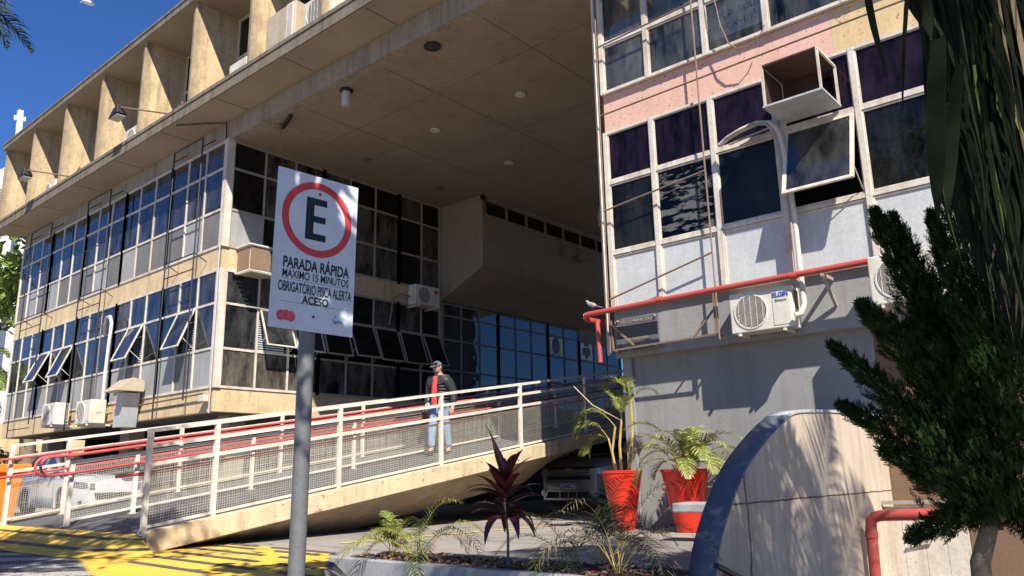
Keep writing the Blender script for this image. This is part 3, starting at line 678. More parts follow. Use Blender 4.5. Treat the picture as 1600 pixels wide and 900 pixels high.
tubes('hanging_cable',(12.2,5.5,8),[[(12.2,5.62,10.8),(12.2,5.5,9.4),(12.2,5.42,8.75),(12.2,5.3,8.35),(12.2,5.15,8.17),(12.2,4.9,8.12),(12.2,4.7,8.28),(12.2,4.62,8.42)]],.012,'rust','loose brown cable hanging in a loop across the pink band','cable',pname='cable')
tubes('corner_pipes',(12.3,8.2,5),[[(12.34,8.24,10.8),(12.34,8.24,3.1)],[(12.42,8.30,10.8),(12.42,8.30,3.9)]],.028,'white','pair of white pipes down the left corner of the annex','pipe',pname='pipe')
cd=thing('white_conduit',(12.2,4.5,4),'thick white insulated conduit arching over the windows and down to the air conditioner','conduit')
pts=[(12.2,5.62,6.49),(12.16,5.45,6.56),(12.14,5.2,6.62),(12.14,4.9,6.66),(12.15,4.68,6.60),(12.16,4.57,6.42),(12.17,4.52,6.1),(12.18,4.49,5.6),(12.2,4.46,4.9),(12.2,4.46,4.2),(12.16,4.44,3.75),(12.12,4.42,3.45),(12.05,4.46,3.3),(12.0,4.54,3.28)]
obj('conduit_tube',MB().tube(pts,.045,10),M_['white'],cd,smooth=True)
obj('conduit_tube',MB().tube([(p[0]-.035,p[1]+.05,p[2]-.02) for p in pts[1:11]],.025,8),M_['whiteshade'],cd,smooth=True)
obj('support_strut',MB().bar((12.3,5.5,6.5),(12.15,4.62,6.52),.03).bar((12.3,5.3,6.42),(12.15,4.62,6.46),.02),M_['whiteshade'],cd)
pq=thing('plaque',(12.33,7.65,3.43),'dark tarnished metal plaque with worn raised letters on the grey beam','plaque')
obj('plaque_plate',MB().box(12.40,12.445,7.19,8.09,3.14,3.76),M_['plaque'],pq)
obj('blank_strip',MB().box(12.39,12.399,7.20,8.08,3.40,3.62),M_['ink'],pq)
text('lettering','PAÇO MUNICIPAL',M_['plaqtext'],pq,(12.395,7.64,3.685),dn,(0,0,1),.085,.003)
for i,s in enumerate(('||||| ||||||||| |||||||||','||||||| |||||| ||||||||','|||||| |||||')):
    text('worn_lettering',s,M_['plaqtext'],pq,(12.395,7.64,3.355-.08*i),dn,(0,0,1),.07,.003)
for y,z in ((8.04,3.72),(7.24,3.72),(7.24,3.17)): obj('bolt',MB().ball((12.385,y,z),.025,8,6),M_['plaqtext'],pq,smooth=True)
# ------------------------------------------------------------------ air conditioners
def ac(name,x,y,z,wd,hg,dp,rot,label,mats='acwhite',text_=None,louvre_side=False,fan=True,brackets=True,group=None,logo=None):
    """front faces local -x; origin bottom centre of the front"""
    t=thing(name,(0,0,0),label,'air conditioner',group)
    c=MB(); c.box(0,dp,-wd/2,wd/2,0,hg); o=obj('casing',c,M_[mats],t,bevel=.012)
    if fan:
        r=hg*.40; cy_=wd/2-hg*.5-.03
        obj('fan_shroud',MB().lathe((0,cy_,hg/2),[(r+.025,0.0),(r+.025,-.012),(r,-.014),(r-.005,-.002)],36,'x'),M_[mats],t,smooth=True)
        obj('fan_disc',MB().lathe((0,cy_,hg/2),[(r-.005,-.003),(r-.006,-.005)],36,'x'),M_['grille'],t)
        g=MB()
        for k in range(1,int(r/.02)): 
            rr=k*.02; n=28
            for i in range(n):
                a0,a1=2*PI*i/n,2*PI*(i+1)/n
                g.add([(-.014,cy_+rr*math.cos(a0),hg/2+rr*math.sin(a0)),(-.014,cy_+rr*math.cos(a1),hg/2+rr*math.sin(a1)),(-.014,cy_+(rr+.006)*math.cos(a1),hg/2+(rr+.006)*math.sin(a1)),(-.014,cy_+(rr+.006)*math.cos(a0),hg/2+(rr+.006)*math.sin(a0))],[(0,1,2,3)])
        for k in range(-2,3): 
            yy=cy_+k*r/2.6; h=math.sqrt(max(0,r*r-(yy-cy_)**2)); g.box(-.018,-.014,yy-.004,yy+.004,hg/2-h,hg/2+h)
        obj('fan_guard',g,M_['acwhite'],t)
        pw=wd-hg-.1
        if pw>.15:
            p=MB(); p.box(-.008,0.002,-wd/2+.03,-wd/2+.03+pw,.05,hg-.05); obj('front_panel',p,M_[mats],t,bevel=.004)
    if brackets:
        b=MB()
        for s in (-1,1): b.bar((-.02,s*wd*.36,-.03),(dp+.32,s*wd*.36,-.03),.04,.04); b.bar((.1,s*wd*.36,-.05),(dp+.3,s*wd*.36,-.28),.02,.02) if s<-5 else None
        obj('bracket',b,M_['acwhite'],t)
    # side service cover on the -y end
    s=MB(); s.box(dp*.35,dp*.75,-wd/2-.012,-wd/2,hg*.45,hg*.9); obj('service_cover',s,M_['grille'] if mats=='acwhite' and text_ else M_[mats],t)
    if text_:
        text('lettering',text_,M_['inkblue'],t,(-.012,-wd/2+.03+pw/2,hg*.80),(0,-1,0),(0,0,1),.1,.002,bold=.003,fit=(.25,.075))
        text('lettering','Silent',M_['ink'],t,(-.012,-wd/2+.03+pw/2,hg*.665),(0,-1,0),(0,.0,1),.075,.001,fit=(.19,.045))
    if logo: obj('logo_label',MB().box(-.012,-.008,-wd/2+.06,-wd/2+.2,hg*.66,hg*.86),M_[logo],t)
    Mx=Matrix.Translation((x,y,z))@Matrix.Rotation(rot,4,'Z'); t.matrix_world=Mx
    return t
ac('air_conditioner',12.08,5.12,3.13,1.04,.66,.34,0,'dusty white air conditioner with blue lettering hanging under the red pipe',text_='ELGIN')
ac('air_conditioner',11.85,2.85,3.22,1.0,.72,.36,0,'white air conditioner half hidden behind the conifer spires')
mark_rescaled(False)
ac('air_conditioner',13.87,14.80,5.30,.84,.52,.30,PI/2,'small outdoor unit fixed to the shaded side facade between the two window storeys',logo='signred')
ac('air_conditioner',7.72,11.25,9.18,.90,.62,.34,0,'white outdoor unit with a small red label on top of the slab edge',logo='signred',brackets=False)
ac('air_conditioner',7.72,14.05,9.06,.66,.44,.5,0,'low white unit on the slab beside the fin nearest the corner',fan=False,brackets=False)
ac('air_conditioner',7.72,18.85,9.06,.86,.50,.3,0,'white unit on the slab behind the longer floodlight arm',brackets=False)
ac('air_conditioner',7.72,24.2,9.06,.8,.46,.3,0,'farthest white unit on the slab, next to the left floodlight',brackets=False)
t=thing('covered_air_conditioner',(7.66,12.35,9.06),'tall beige cabinet unit with a white louvre strip on the slab edge','air conditioner')
obj('cabinet',MB().box(7.68,8.3,11.95,12.95,9.06,10.0),M_['acbeige'],t,bevel=.02)
l=MB()
for k in range(14): l.box(7.655,7.68,12.02,12.18,9.16+.058*k,9.19+.058*k)
l.box(7.66,7.679,11.99,12.21,9.1,9.98); obj('louvre',l,M_['acwhite'],t)
ac('air_conditioner',7.78,22.55,2.45,.84,.56,.36,0,'grey outdoor unit under the front windows, left of its twin')
ac('air_conditioner',7.78,20.35,2.36,.86,.56,.36,0,'white outdoor unit under the front windows beside the metal vent stack')
# old window unit on the side facade, on a slatted shelf
t=thing('window_air_conditioner',(8.85,14.9,5.2),'old window air conditioner with brown woodgrain front on a slatted shelf beside the sign','air conditioner')
obj('casing',MB().box(8.66,9.16,14.72,15.22,5.30,5.82),M_['acwhite'],t,bevel=.02)
obj('front_grille',MB().box(8.64,8.66,14.74,15.2,5.33,5.79).box(8.66,9.14,14.70,14.72,5.33,5.79),M_['acbrown'],t)
hd=MB(); 
for k in range(8): hd.box(8.58,9.22,14.62+.075*k,14.66+.075*k,5.26,5.285)
obj('shelf',hd,M_['acwhite'],t); obj('cover',MB().box(8.6,9.2,14.66,15.22,5.82,5.87),M_['acwhite'],t,bevel=.02)
tubes('refrigerant_hose',(13.3,15.1,5),[[(13.5,15.0,5.5),(13.2,15.08,5.55),(12.95,15.12,5.4),(12.92,15.14,5.0),(12.86,15.15,4.7)]],.02,'greyband','grey hose curving down from the unit on the shaded side facade','hose',pname='hose')
# vent stack
t=thing('vent_stack',(7.95,18.6,2.2),'galvanised metal vent stack with a pitched rain hood on the front facade','vent')
obj('duct',MB().hexa([(7.9,18.55,2.2),(8.28,18.55,2.2),(8.28,18.9,2.2),(7.9,18.9,2.2),(7.85,18.3,2.95),(8.2,18.3,2.95),(8.2,18.66,2.95),(7.85,18.66,2.95)]),M_['galv'],t)
obj('rain_hood',MB().ext([(7.6,18.12,2.98),(8.2,18.12,2.98),(8.2,18.12,3.22),(7.95,18.12,3.28)],(0,.75,0)),M_['acbeige'],t)
# black conduit racks on the front facade
for i,(ya_,yb_,lab) in enumerate(((24.5,26.1,'black rod rack at the far left end of the front facade'),(20.55,21.95,'black rod rack in the middle of the front facade'),(15.85,17.15,'black rod rack nearest the building corner'))):
    t=thing('rod_rack',(8.0,ya_,8.5),lab,'rack','black rod racks standing off the front windows')
    for y in (ya_,yb_):
        obj('rod',MB().tube([(8.0,y,8.42),(8.0,y+.04,2.3 if y==yb_ else 2.6)],.017,6),M_['black' if True else 'rust'],t)
        obj('rod_stay',MB().tube([(8.0,y,8.2),(8.29,y,8.45)],.013,5).tube([(8.0,y,5.75),(8.29,y,5.6)],.012,5),M_['black'],t)
    for z in (8.42,7.0,5.75,5.40,2.5): obj('cross_rod',MB().tube([(8.0,ya_,z),(8.0,yb_,z)],.014,5),M_['black'],t)
t=thing('bent_white_pipe',(8.1,20,3),'bent white exhaust pipe curving out of a pane and down the front facade','pipe')
obj('pipe',MB().tube([(8.28,20.75,4.62),(8.18,20.55,4.85),(8.1,20.3,4.98),(8.08,20.05,4.98),(8.08,19.93,4.8),(8.08,19.98,4.2),(8.08,20.02,3.5),(8.08,20.0,2.6)],.04,8),M_['white'],t,smooth=True)
t=thing('corner_conduit',(8.2,15.2,3),'thin grey conduit running down the building corner into a small box','conduit')
obj('tube',MB().tube([(8.2,15.17,5.9),(8.2,15.17,2.3)],.016,6),M_['galv'],t); obj('junction_box',MB().box(8.12,8.24,15.3,15.5,2.55,2.68),M_['acwhite'],t)
tubes('slab_cable',(7.9,15.5,8.7),[[(7.58,16.3,9.0),(7.58,16.3,8.72),(8.05,15.6,8.70),(8.26,15.35,8.70),(8.27,15.33,8.3)]],.014,'black','black cable crossing the soffit to the building corner','cable',pname='cable')
# corrugated bracket pipes on lower wall
tubes('low_conduit',(8.2,18,2.7),[[(8.22,15.5,2.72),(8.22,19.6,2.66)],[(8.2,19.7,2.6),(8.16,22.2,2.5)]],.02,'rust','thin conduit along the lower wall behind the vent stack','conduit',pname='conduit')
# floodlights on arms
def flood(y0,z0,y1,z1,x1,lab):
    t=thing('floodlight',(7.6,y0,z0),lab,'floodlight')
    obj('arm',MB().tube([(7.62,y0,z0),(x1+.02,y1-.15,z1)],.02,8),M_['rust'],t,smooth=True)
    obj('bracket',MB().bar((7.62,y0,z0),(7.62,y0-.4,z0+.18),.02).bar((7.62,y0-.4,z0+.18),(7.62,y0-.5,z0-.1),.02),M_['rust'],t)
    h=MB(); h.hexa([(x1-.10,y1-.2,z1-.16),(x1+.16,y1-.2,z1-.16),(x1+.16,y1+.28,z1-.2),(x1-.10,y1+.28,z1-.2),(x1-.05,y1-.1,z1+.08),(x1+.1,y1-.1,z1+.08),(x1+.1,y1+.15,z1+.06),(x1-.05,y1+.15,z1+.06)])
    obj('lamp_head',h,M_['black'],t,bevel=.015); obj('lamp_face',MB().box(x1-.08,x1+.14,y1-.18,y1+.26,z1-.215,z1-.2),M_['lampglass'],t)
flood(16.6,9.1,18.6,9.75,7.2,'floodlight on a thin rusty arm over the slab, with a wire cage at its foot')
flood(22.2,9.1,24.4,9.72,7.1,'floodlight on a thin dark arm at the left end of the slab')
# soffit fixtures
def disc_light(x,y,lab,mat='acwhite',r=.11):
    t=thing('recessed_light',(x,y,8.29),lab,'ceiling light','recessed lights in the big soffit')
    obj('rim',MB().lathe((x,y,8.29),[(r*.72,0),(r,0),(r,-.025),(r*.72,-.03)],24),M_[mat],t,smooth=True); obj('lamp',MB().lathe((x,y,8.29),[(r*.7,0),(r*.7,-.012)],20),M_['lampglass' if mat=='acwhite' else 'dark'],t)
disc_light(11.06,9.17,'white recessed light nearest the annex corner, right of the others'); disc_light(11.06,11.6,'white recessed light in the middle of the big soffit')
disc_light(13.55,11.65,'farthest white recessed light, deep under the soffit'); disc_light(11.08,14.0,'rusty recessed light close to the side facade windows','rust')
disc_light(8.64,9.14,'empty black light hole near the soffit beam','dark',.15); disc_light(13.58,14.1,'rust-brown recessed light near the hanging volume','rust',.12)
t=thing('cylinder_lamp',(8.63,11.54,8.29),'frosted glass cylinder lamp hanging from the big soffit','ceiling light')
obj('mount',MB().lathe((8.63,11.54,8.29),[(.13,0),(.13,-.03),(.09,-.05)],24),M_['black'],t,smooth=True); obj('glass_cylinder',MB().lathe((8.63,11.54,8.24),[(.085,0),(.085,-.26),(.07,-.29)],24),M_['lampglass'],t,smooth=True)
t=thing('broken_fixture',(8.64,13.83,8.29),'broken ceiling fixture with two dangling wires near the corner','ceiling fixture')
obj('plate',MB().lathe((8.64,13.83,8.29),[(.11,0),(.1,-.06)],14),M_['rust'],t); obj('arm',MB().bar((8.64,13.7,8.2),(8.5,13.2,8.25),.07).bar((8.5,13.2,8.25),(8.45,13.25,8.16),.03),M_['black'],t)
obj('wire',MB().tube([(8.64,13.8,8.25),(8.66,13.82,7.9),(8.62,13.8,7.6)],.006,5).tube([(8.6,13.7,8.2),(8.58,13.68,7.9),(8.63,13.66,7.5)],.006,5),M_['rust'],t)
t=thing('round_duct',(14.6,9.6,6.9),'dark round duct mouth beside the annex corner under the soffit','duct')
obj('duct_body',MB().lathe((15.6,9.9,7.1),[(.62,0),(.62,1.2)],28,'x'),M_['soffit'],t,smooth=True); obj('duct_rim',MB().lathe((15.6,9.9,7.1),[(.45,-.02),(.64,-.02),(.64,.05),(.45,.06)],28,'x'),M_['soffit'],t,smooth=True); obj('duct_mouth',MB().lathe((15.6,9.9,7.1),[(.45,.02),(.45,.03)],28,'x'),M_['ink'],t)
t=thing('wall_bracket',(19,13.5,7.3),'pale bent bracket on the shaded hanging volume','bracket')
obj('bracket_bar',MB().bar((18.2,13.62,7.7),(18.2,13.62,7.25),.05).bar((18.2,13.62,7.25),(18.2,13.0,7.25),.05).bar((19.0,13.62,7.7),(19.0,13.62,7.25),.05).bar((19,13.62,7.25),(19,13.0,7.25),.05),M_['greyband'],t)
# ------------------------------------------------------------------ ramp
RS=.1525
def RZ(x): return .42 if x<4.03 else min(.42+RS*(x-4.03),2.9)
rm=thing('access_ramp',(4.03,8.65,0),'long beige concrete pedestrian ramp with a dark deck climbing to the entrance','ramp')
XE=20.3
def rslab(y0,y1,za,zb,x0=4.0,x1=XE):
    m=MB(); m.hexa([(x0,y0,RZ(x0)+za),(x1,y0,RZ(x1)+za),(x1,y1,RZ(x1)+za),(x0,y1,RZ(x0)+za),(x0,y0,RZ(x0)+zb),(x1,y0,RZ(x1)+zb),(x1,y1,RZ(x1)+zb),(x0,y1,RZ(x0)+zb)]); return m
obj('deck',rslab(8.72,12.9,-.12,.0),M_['deck'],rm)
obj('near_edge_beam',rslab(8.5,8.72,-.19,.035),M_['rampside'],rm,bevel=.008); obj('far_edge_beam',rslab(12.9,13.05,-.19,.03),M_['rampside'],rm)
b=MB(); xx=[4.1+.5*i for i in range(33)]; sec=[]
for x in xx:
    z=RZ(x)-.19; dz=min(.48,.75*(x-4)/3+.05)*(1 if x<11.5 else max(.02,1-(x-11.0)*.7)); 
    sec.append([(x,8.53,z),(x,9.35,max(z-dz,BASE-.05)),(x,12.1,max(z-dz,BASE-.05)),(x,13.0,z)])
for s in sec: b.v+=s
for i in range(len(xx)-1):
    for k in range(3): a=4*i+k; b.f.append((a,a+1,a+5,a+4))
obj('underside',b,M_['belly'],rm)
for x in (15.5,18.5): obj('ramp_pier',MB().box(x-.15,x+.15,10.5,11.2,0,RZ(x)-.3),M_['soffit'],rm)
def railing(y,x0,posts,hts,lab,mesh_h,reds,xend,side,loop=False):
    t=thing('ramp_railing',(x0,y,RZ(x0)),lab,'railing','steel railings of the pedestrian ramp')
    H=max(hts)
    for i,x in enumerate(posts):
        z=RZ(x); pm=MB(); pm.box(x-.026,x+.026,y-.026,y+.026,z,z+H); pm.box(x-.055,x+.055,y-.05,y+.05,z,z+.012); obj('post',pm,M_['railwhite'],t)
    for h in hts:
        m=MB(); x1=xend; zb,zt=h-.042,h
        m.hexa([(posts[0]-.03,y-.024,RZ(posts[0])+zb),(x1,y-.024,RZ(x1)+zb),(x1,y+.024,RZ(x1)+zb),(posts[0]-.03,y+.024,RZ(posts[0])+zb),(posts[0]-.03,y-.024,RZ(posts[0])+zt),(x1,y-.024,RZ(x1)+zt),(x1,y+.024,RZ(x1)+zt),(posts[0]-.03,y+.024,RZ(posts[0])+zt)]); obj('rail',m,M_['railwhite'],t)
    m=MB(); m.hexa([(posts[0],y-.015,RZ(posts[0])+.06),(xend,y-.015,RZ(xend)+.06),(xend,y+.015,RZ(xend)+.06),(posts[0],y+.015,RZ(posts[0])+.06),(posts[0],y-.015,RZ(posts[0])+.09),(xend,y-.015,RZ(xend)+.09),(xend,y+.015,RZ(xend)+.09),(posts[0],y+.015,RZ(posts[0])+.09)]); obj('bottom_rail',m,M_['railwhite'],t)
    sp=.029; r=.0016
    for a,b_ in zip(posts,posts[1:]+([xend] if xend>posts[-1]+.3 else [])):
        m=MB(); n=int((b_-a)/sp)
        for i in range(1,n):
            x=a+(b_-a)*i/n; z=RZ(x); dy=.003*(i%2)
            m.add([(x-r,y+dy,z+.08),(x+r,y+dy,z+.08),(x+r,y+dy,z+mesh_h),(x-r,y+dy,z+mesh_h),(x,y+dy+2*r,z+.08),(x,y+dy+2*r,z+mesh_h)],[(0,1,2,3),(1,4,5,2),(4,0,3,5)])
        k=int((mesh_h-.08)/sp)
        for j in range(1,k):
            h=.08+sp*j; za,zb=RZ(a)+h,RZ(b_)+h
            m.add([(a,y+.003,za-r),(b_,y+.003,zb-r),(b_,y+.003,zb+r),(a,y+.003,za+r),(a,y+.003+2*r,za),(b_,y+.003+2*r,zb)],[(0,1,2,3),(0,4,5,1),(4,3,2,5)])
        obj('mesh_panel',m,M_['mesh'],t,recalc=False)
    for (h,yo,xa) in reds:
        m=MB(); pts=[(xa,y+yo,RZ(4.03)+h-max(0,(4.03-xa))*.1)]+[(x,y+yo,RZ(x)+h) for x in (4.03,xend)]
        m.tube(pts,.017,8); obj('red_handrail',m,M_['redrail'],t,smooth=True)
        c=MB()
        for x in posts: c.bar((x,y,RZ(x)+h-.03),(x,y+yo,RZ(x)+h-.01),.02)
        obj('handrail_clip',c,M_['redrail'],t)
    if loop:
        for yo in (-.09,.09):
            L=[]; 
            for i in range(13): a=PI/2+PI*i/12; L.append((3.86+.12*math.cos(a),y+yo,RZ(4.03)+.775+.115*math.sin(a)-.02))
            L=[(4.1,y+yo,RZ(4.1)+.885)]+L+[(4.1,y+yo,RZ(4.1)+.665)]
            obj('handrail_loop',MB().tube(L,.018,8),M_['redrail'],t,smooth=True)
    return t
railing(8.65,4.03,[4.03,4.80,6.53,8.38,10.22,12.1,14.0,15.9,17.8,19.7],[1.10,.93,.74],'nearest cream mesh railing of the ramp, along its outer edge',.70,[(.63,.10,3.74)],20.2,1)
railing(10.97,4.14,[4.14,4.95,6.68,8.58,10.4,12.3,14.2,16.1,18.0,19.9],[.80],'low middle mesh railing of the ramp with looped red handrails',.77,[(.88,-.09,4.1),(.66,-.09,4.1),(.88,.09,4.1),(.66,.09,4.1)],20.2,1,loop=True)
railing(12.85,4.03,[4.03,4.77,6.5,8.40,10.27,12.1,14.0,15.9,17.8,19.7],[1.10,.93,.74],'far mesh railing of the ramp on the building side',.70,[(.90,-.10,2.6),(.66,-.10,2.6)],20.2,1)
# ------------------------------------------------------------------ arch wall
mark_rescaled(True)
prof=[(6.62,-1.5),(6.80,-.6),(6.88,-.3),(7.0,0),(7.14,.28),(7.43,.62),(7.85,.98),(8.39,1.27),(8.93,1.5),(9.35,1.62),(10.2,1.67),(11.2,1.70),(12.69,1.72)]
# refine with Catmull-Rom
def cr(P,n=5):
    out=[]
    for i in range(len(P)-1):
        p0=P[max(i-1,0)];p1=P[i];p2=P[i+1];p3=P[min(i+2,len(P)-1)]
        for k in range(n):
            t=k/n; out.append(tuple(.5*((2*b)+(c-a)*t+(2*a-5*b+4*c-d)*t*t+(3*b-a-3*c+d)*t**3) for a,b,c,d in zip(p0,p1,p2,p3)))
    return out+[P[-1]]
cp_=cr(prof); aw=thing('arch_wall',(8,3.8,0),'curved quarter-arch concrete wall with a blue edge and stained cream face','wall')
m=MB(); poly=[(x,3.65,z) for x,z in cp_]+[(12.69,3.65,-1.6),(6.7,3.65,-1.6)]; m.ext(poly,(0,.22,0)); obj('wall_face',m,M_['arch'],aw)
m=MB()
for (x0,z0),(x1,z1) in zip(cp_,cp_[1:]):
    n=Vector((-(z1-z0),0,(x1-x0))).normalized()*.012; a=Vector((x0,0,z0));b_=Vector((x1,0,z1)); Y1,Y2=3.635,3.90
    m.v+=[tuple(a+n+Vector((0,Y1,0))),tuple(a+n+Vector((0,Y2,0))),tuple(a-n*2+Vector((0,Y1,0))),tuple(a-n*2+Vector((0,Y2,0)))]
m.v+=[(cp_[-1][0],3.635,cp_[-1][1]+.012),(cp_[-1][0],3.90,cp_[-1][1]+.012),(cp_[-1][0],3.635,cp_[-1][1]-.024),(cp_[-1][0],3.90,cp_[-1][1]-.024)]
for i in range(len(cp_)-1): a=4*i; m.f+=[(a,a+1,a+5,a+4),(a,a+4,a+6,a+2),(a+1,a+3,a+7,a+5)]
o=obj('edge_band',m,[M_['blue'],M_['stone']],aw,smooth='all')
for p in o.data.polygons:
    if p.center[0]>9.1-8: p.material_index=1
# black bar stands in for the shaded recess at the foot; red valve box below
obj('recess_shade_bar',MB().bar((7.02,3.62,.11),(8.6,3.62,-.42),.05,.04),M_['ink'],aw)
t=thing('red_valve_box',(8,3.5,-.2),'red metal cover at the foot of the stained arch wall','valve cover'); obj('cover',MB().hexa([(7.15,3.58,-.6),(8.5,3.58,-.9),(8.5,3.63,-.9),(7.15,3.63,-.6),(7.15,3.58,.02),(8.5,3.58,-.43),(8.5,3.63,-.43),(7.15,3.63,.02)]),M_['red'],t,bevel=.01)
# cream cladding panels and the red standpipe
t=thing('clad_panels',(12.2,3,0),'sunlit cream vertical cladding behind the red standpipe','wall panel')
for i in range(4): obj('cladding_board',MB().box(12.2,12.24,2.62+.27*i,2.885+.27*i,-1.6,.42+0*i),M_['white'],t)
obj('top_rail',MB().bar((12.15,2.55,.5),(12.15,3.75,.47),.05),M_['whiteshade'],t); obj('stay',MB().bar((11.95,3.05,.3),(12.15,3.05,.0),.03),M_['rust'],t)
t=thing('standpipe',(11.9,3.75,-.5),'thick red standpipe with an elbow in front of the arch wall','pipe')
obj('pipe',MB().tube([(11.1,2.0,.40),(11.1,2.9,.375),(11.1,3.36,.355),(11.1,3.44,.335),(11.1,3.49,.28),(11.1,3.50,.20),(11.1,3.55,-1.6)][::-1],.07,16),M_['red'],t,smooth=True)
k=MB(); k.tube([(11.1,3.50,.16),(11.1,3.505,.08)],.08,16); obj('flange',k,M_['red'],t,smooth=True)
# ------------------------------------------------------------------ planter, soil, bench
pa=Vector((6.12,8.25)); pb=Vector((6.12,3.95)); pd=(pb-pa).normalized(); pn=Vector((-pd.y,pd.x)) if -pd.y>0 else Vector((-pd.y,pd.x)) # pn points +x side
def PP(s,n,z): q=pa+pd*s+pn*n; return (q.x,q.y,z)
Lp=(pb-pa).length
pl_=thing('planter',(6.5,6,0),'long low grey concrete planter bed in the foreground','planter')
def pbox(s0,s1,n0,n1,z0,z1): return MB().hexa([PP(s0,n0,z0),PP(s1,n0,z0),PP(s1,n1,z0),PP(s0,n1,z0),PP(s0,n0,z1),PP(s1,n0,z1),PP(s1,n1,z1),PP(s0,n1,z1)])
obj('front_kerb',pbox(0,Lp,0,.13,-1.3,.045),M_['stone'],pl_,bevel=.01); obj('end_kerb',pbox(0,.13,.13,1.2,-.5,.04),M_['stone'],pl_,bevel=.01); obj('rear_kerb',pbox(0.13,Lp,1.07,1.2,-.3,.03),M_['stone'],pl_,bevel=.01)
so_=MB(); random.seed(5); ns,nn=60,14
for i in range(ns+1):
    for j in range(nn+1): p=PP(.13+(Lp-.13)*i/ns,.13+.94*j/nn,.0+.03*mnoise.noise(Vector((i*.4,j*.4,0)))+.02*random.random()); so_.v.append(p)
for i in range(ns):
    for j in range(nn): a=i*(nn+1)+j; so_.f.append((a,a+1,a+nn+2,a+nn+1))
o=obj('planter_soil',so_,M_['soil']); o['kind']='stuff'
lt=MB()
for k in range(1500):
    s=.15+(Lp-.2)*random.random(); n=.15+.9*random.random(); c=Vector(PP(s,n,.03+.02*random.random())); a=random.random()*6.3; l=random.uniform(.02,.06); u=Vector((math.cos(a),math.sin(a),random.uniform(-.4,.4)))*l; v=Vector((-math.sin(a),math.cos(a),random.uniform(-.5,.5)))*l*.35
    lt.add([c-u,c+v,c+u,c-v],[(0,1,2,3)])
lo=obj('fallen_leaves',lt,[M_['soil'],M_['leafdry'],M_['cordy']],recalc=False); lo['kind']='stuff'
for p in lo.data.polygons: p.material_index=random.choice((0,0,1,1,2))
t=thing('concrete_bench',(10.4,5.4,0),'low grey concrete slab bench between the second pot and the arch wall','bench')
obj('seat',MB().hexa([(10.15,5.85,.40),(10.7,5.93,.40),(10.9,4.4,.40),(10.35,4.35,.40),(10.15,5.85,.53),(10.7,5.93,.53),(10.9,4.4,.53),(10.35,4.35,.53)]),M_['stone'],t,bevel=.015)
obj('leg',MB().box(10.35,10.7,4.8,4.92,0,.40),M_['stone'],t)
# ------------------------------------------------------------------ plants
def leaflet(mb,base,d,up,L,w,droop):
    """tapered blade of three quads, folded and drooping"""
    d=d.normalized(); side=d.cross(up); side=side.normalized() if side.length>1e-4 else Vector((1,0,0)); p=Vector(base); prev=None; n0=len(mb.v); K=3
    for k in range(K+1):
        t=k/K; ww=w*(.55+.9*t if t<.34 else 1.15*(1-t)**.7+.02); 
        mb.v.append(tuple(p-side*ww)); mb.v.append(tuple(p+side*ww))
        d2=(d+Vector((0,0,-1))*droop*t*1.3).normalized(); p=p+d2*L/K
    for k in range(K): a=n0+2*k; mb.f.append((a,a+1,a+3,a+2))
def frond(stem,leaves,base,az,elev,L,droop,nl=26,ll=.28,lw=.012,start=.25,ldroop=.5,sr=.008,tw=0):
    pts=[];p=Vector(base); d=Vector((math.cos(az)*math.cos(elev),math.sin(az)*math.cos(elev),math.sin(elev))); N=14
    for i in range(N+1):
        pts.append(p.copy()); p=p+d*L/N; d=(d+Vector((0,0,-1))*droop/N*(.5+1.5*i/N)).normalized()
    stem.tube(pts,[sr*(1-.8*i/N) for i in range(N+1)],5)
    for k in range(nl):
        t=start+(1-start)*(k+.5)/nl; f=t*N; i=min(int(f),N-1); q=pts[i].lerp(pts[i+1],f-i); dd=(pts[i+1]-pts[i]).normalized()
        side=dd.cross(Vector((0,0,1))); side=side.normalized() if side.length>.05 else Vector((math.sin(az),-math.cos(az),0)); upv=side.cross(dd).normalized()
        s=math.sin(PI*min(1,(t-start)/(1-start)*.85+.15))**.6
        for sg in (-1,1):
            ld=(dd*.75+side*sg*.9+upv*.35+Vector((random.uniform(-.12,.12),random.uniform(-.12,.12),random.uniform(-.15,.1)))).normalized()
            leaflet(leaves,q,ld,upv,ll*s*random.uniform(.85,1.1),lw,ldroop*random.uniform(.7,1.4))
def pot(x,y,h,rt,rb_,lab):
    t=thing('red_pot',(x,y,0),lab,'pot','tall red plant pots by the grey wall')
    obj('pot_shell',MB().lathe((x,y,0),[(rb_,0),(rb_+.005,.01),(rt,h-.05),(rt+.012,h-.045),(rt+.012,h),(rt-.02,h),(rt-.03,h-.06)],48),M_['pot'],t,smooth=True)
    obj('pot_soil',MB().lathe((x,y,0),[(rt-.03,h-.075),(rt-.031,h-.065)],24),M_['soil'],t)
    return t
pot(11.90,7.80,1.0,.345,.175,'tall red conical pot nearer the parked car, with a bare-stemmed palm'); pot(11.98,6.62,1.0,.385,.185,'tall red conical pot by the bench, with a bushy palm')
random.seed(11)
def plant(name,loc,lab,cat,fronds,stems=(),mats=('leaf','leafy'),group=None,stalk='stalk'):
    t=thing(name,loc,lab,cat,group); st=MB()
    for pts,r in stems: st.tube(pts,r,8,r2=r*.7)
    if st.v: obj('stems',st,M_[stalk],t,smooth=True)
    fs=MB(); lv=MB()
    for fr in fronds: frond(fs,lv,*fr[0],**fr[1])
    obj('frond_stalks',fs,M_['stalk'] if stalk=='stalk' else M_[stalk],t,smooth=True)
    o=obj('leaves',lv,[M_[m] for m in mats],t,recalc=False)
    for i,p in enumerate(o.data.polygons):
        if random.random()<.3 or (i%3==2 and random.random()<.55): p.material_index=len(mats)-1
    return t
B=Vector((11.90,7.80,.93))
tops=[Vector((11.97,7.58,2.15)),Vector((11.86,7.86,1.75)),Vector((11.84,8.0,1.55)),Vector((11.9,7.75,1.85))]
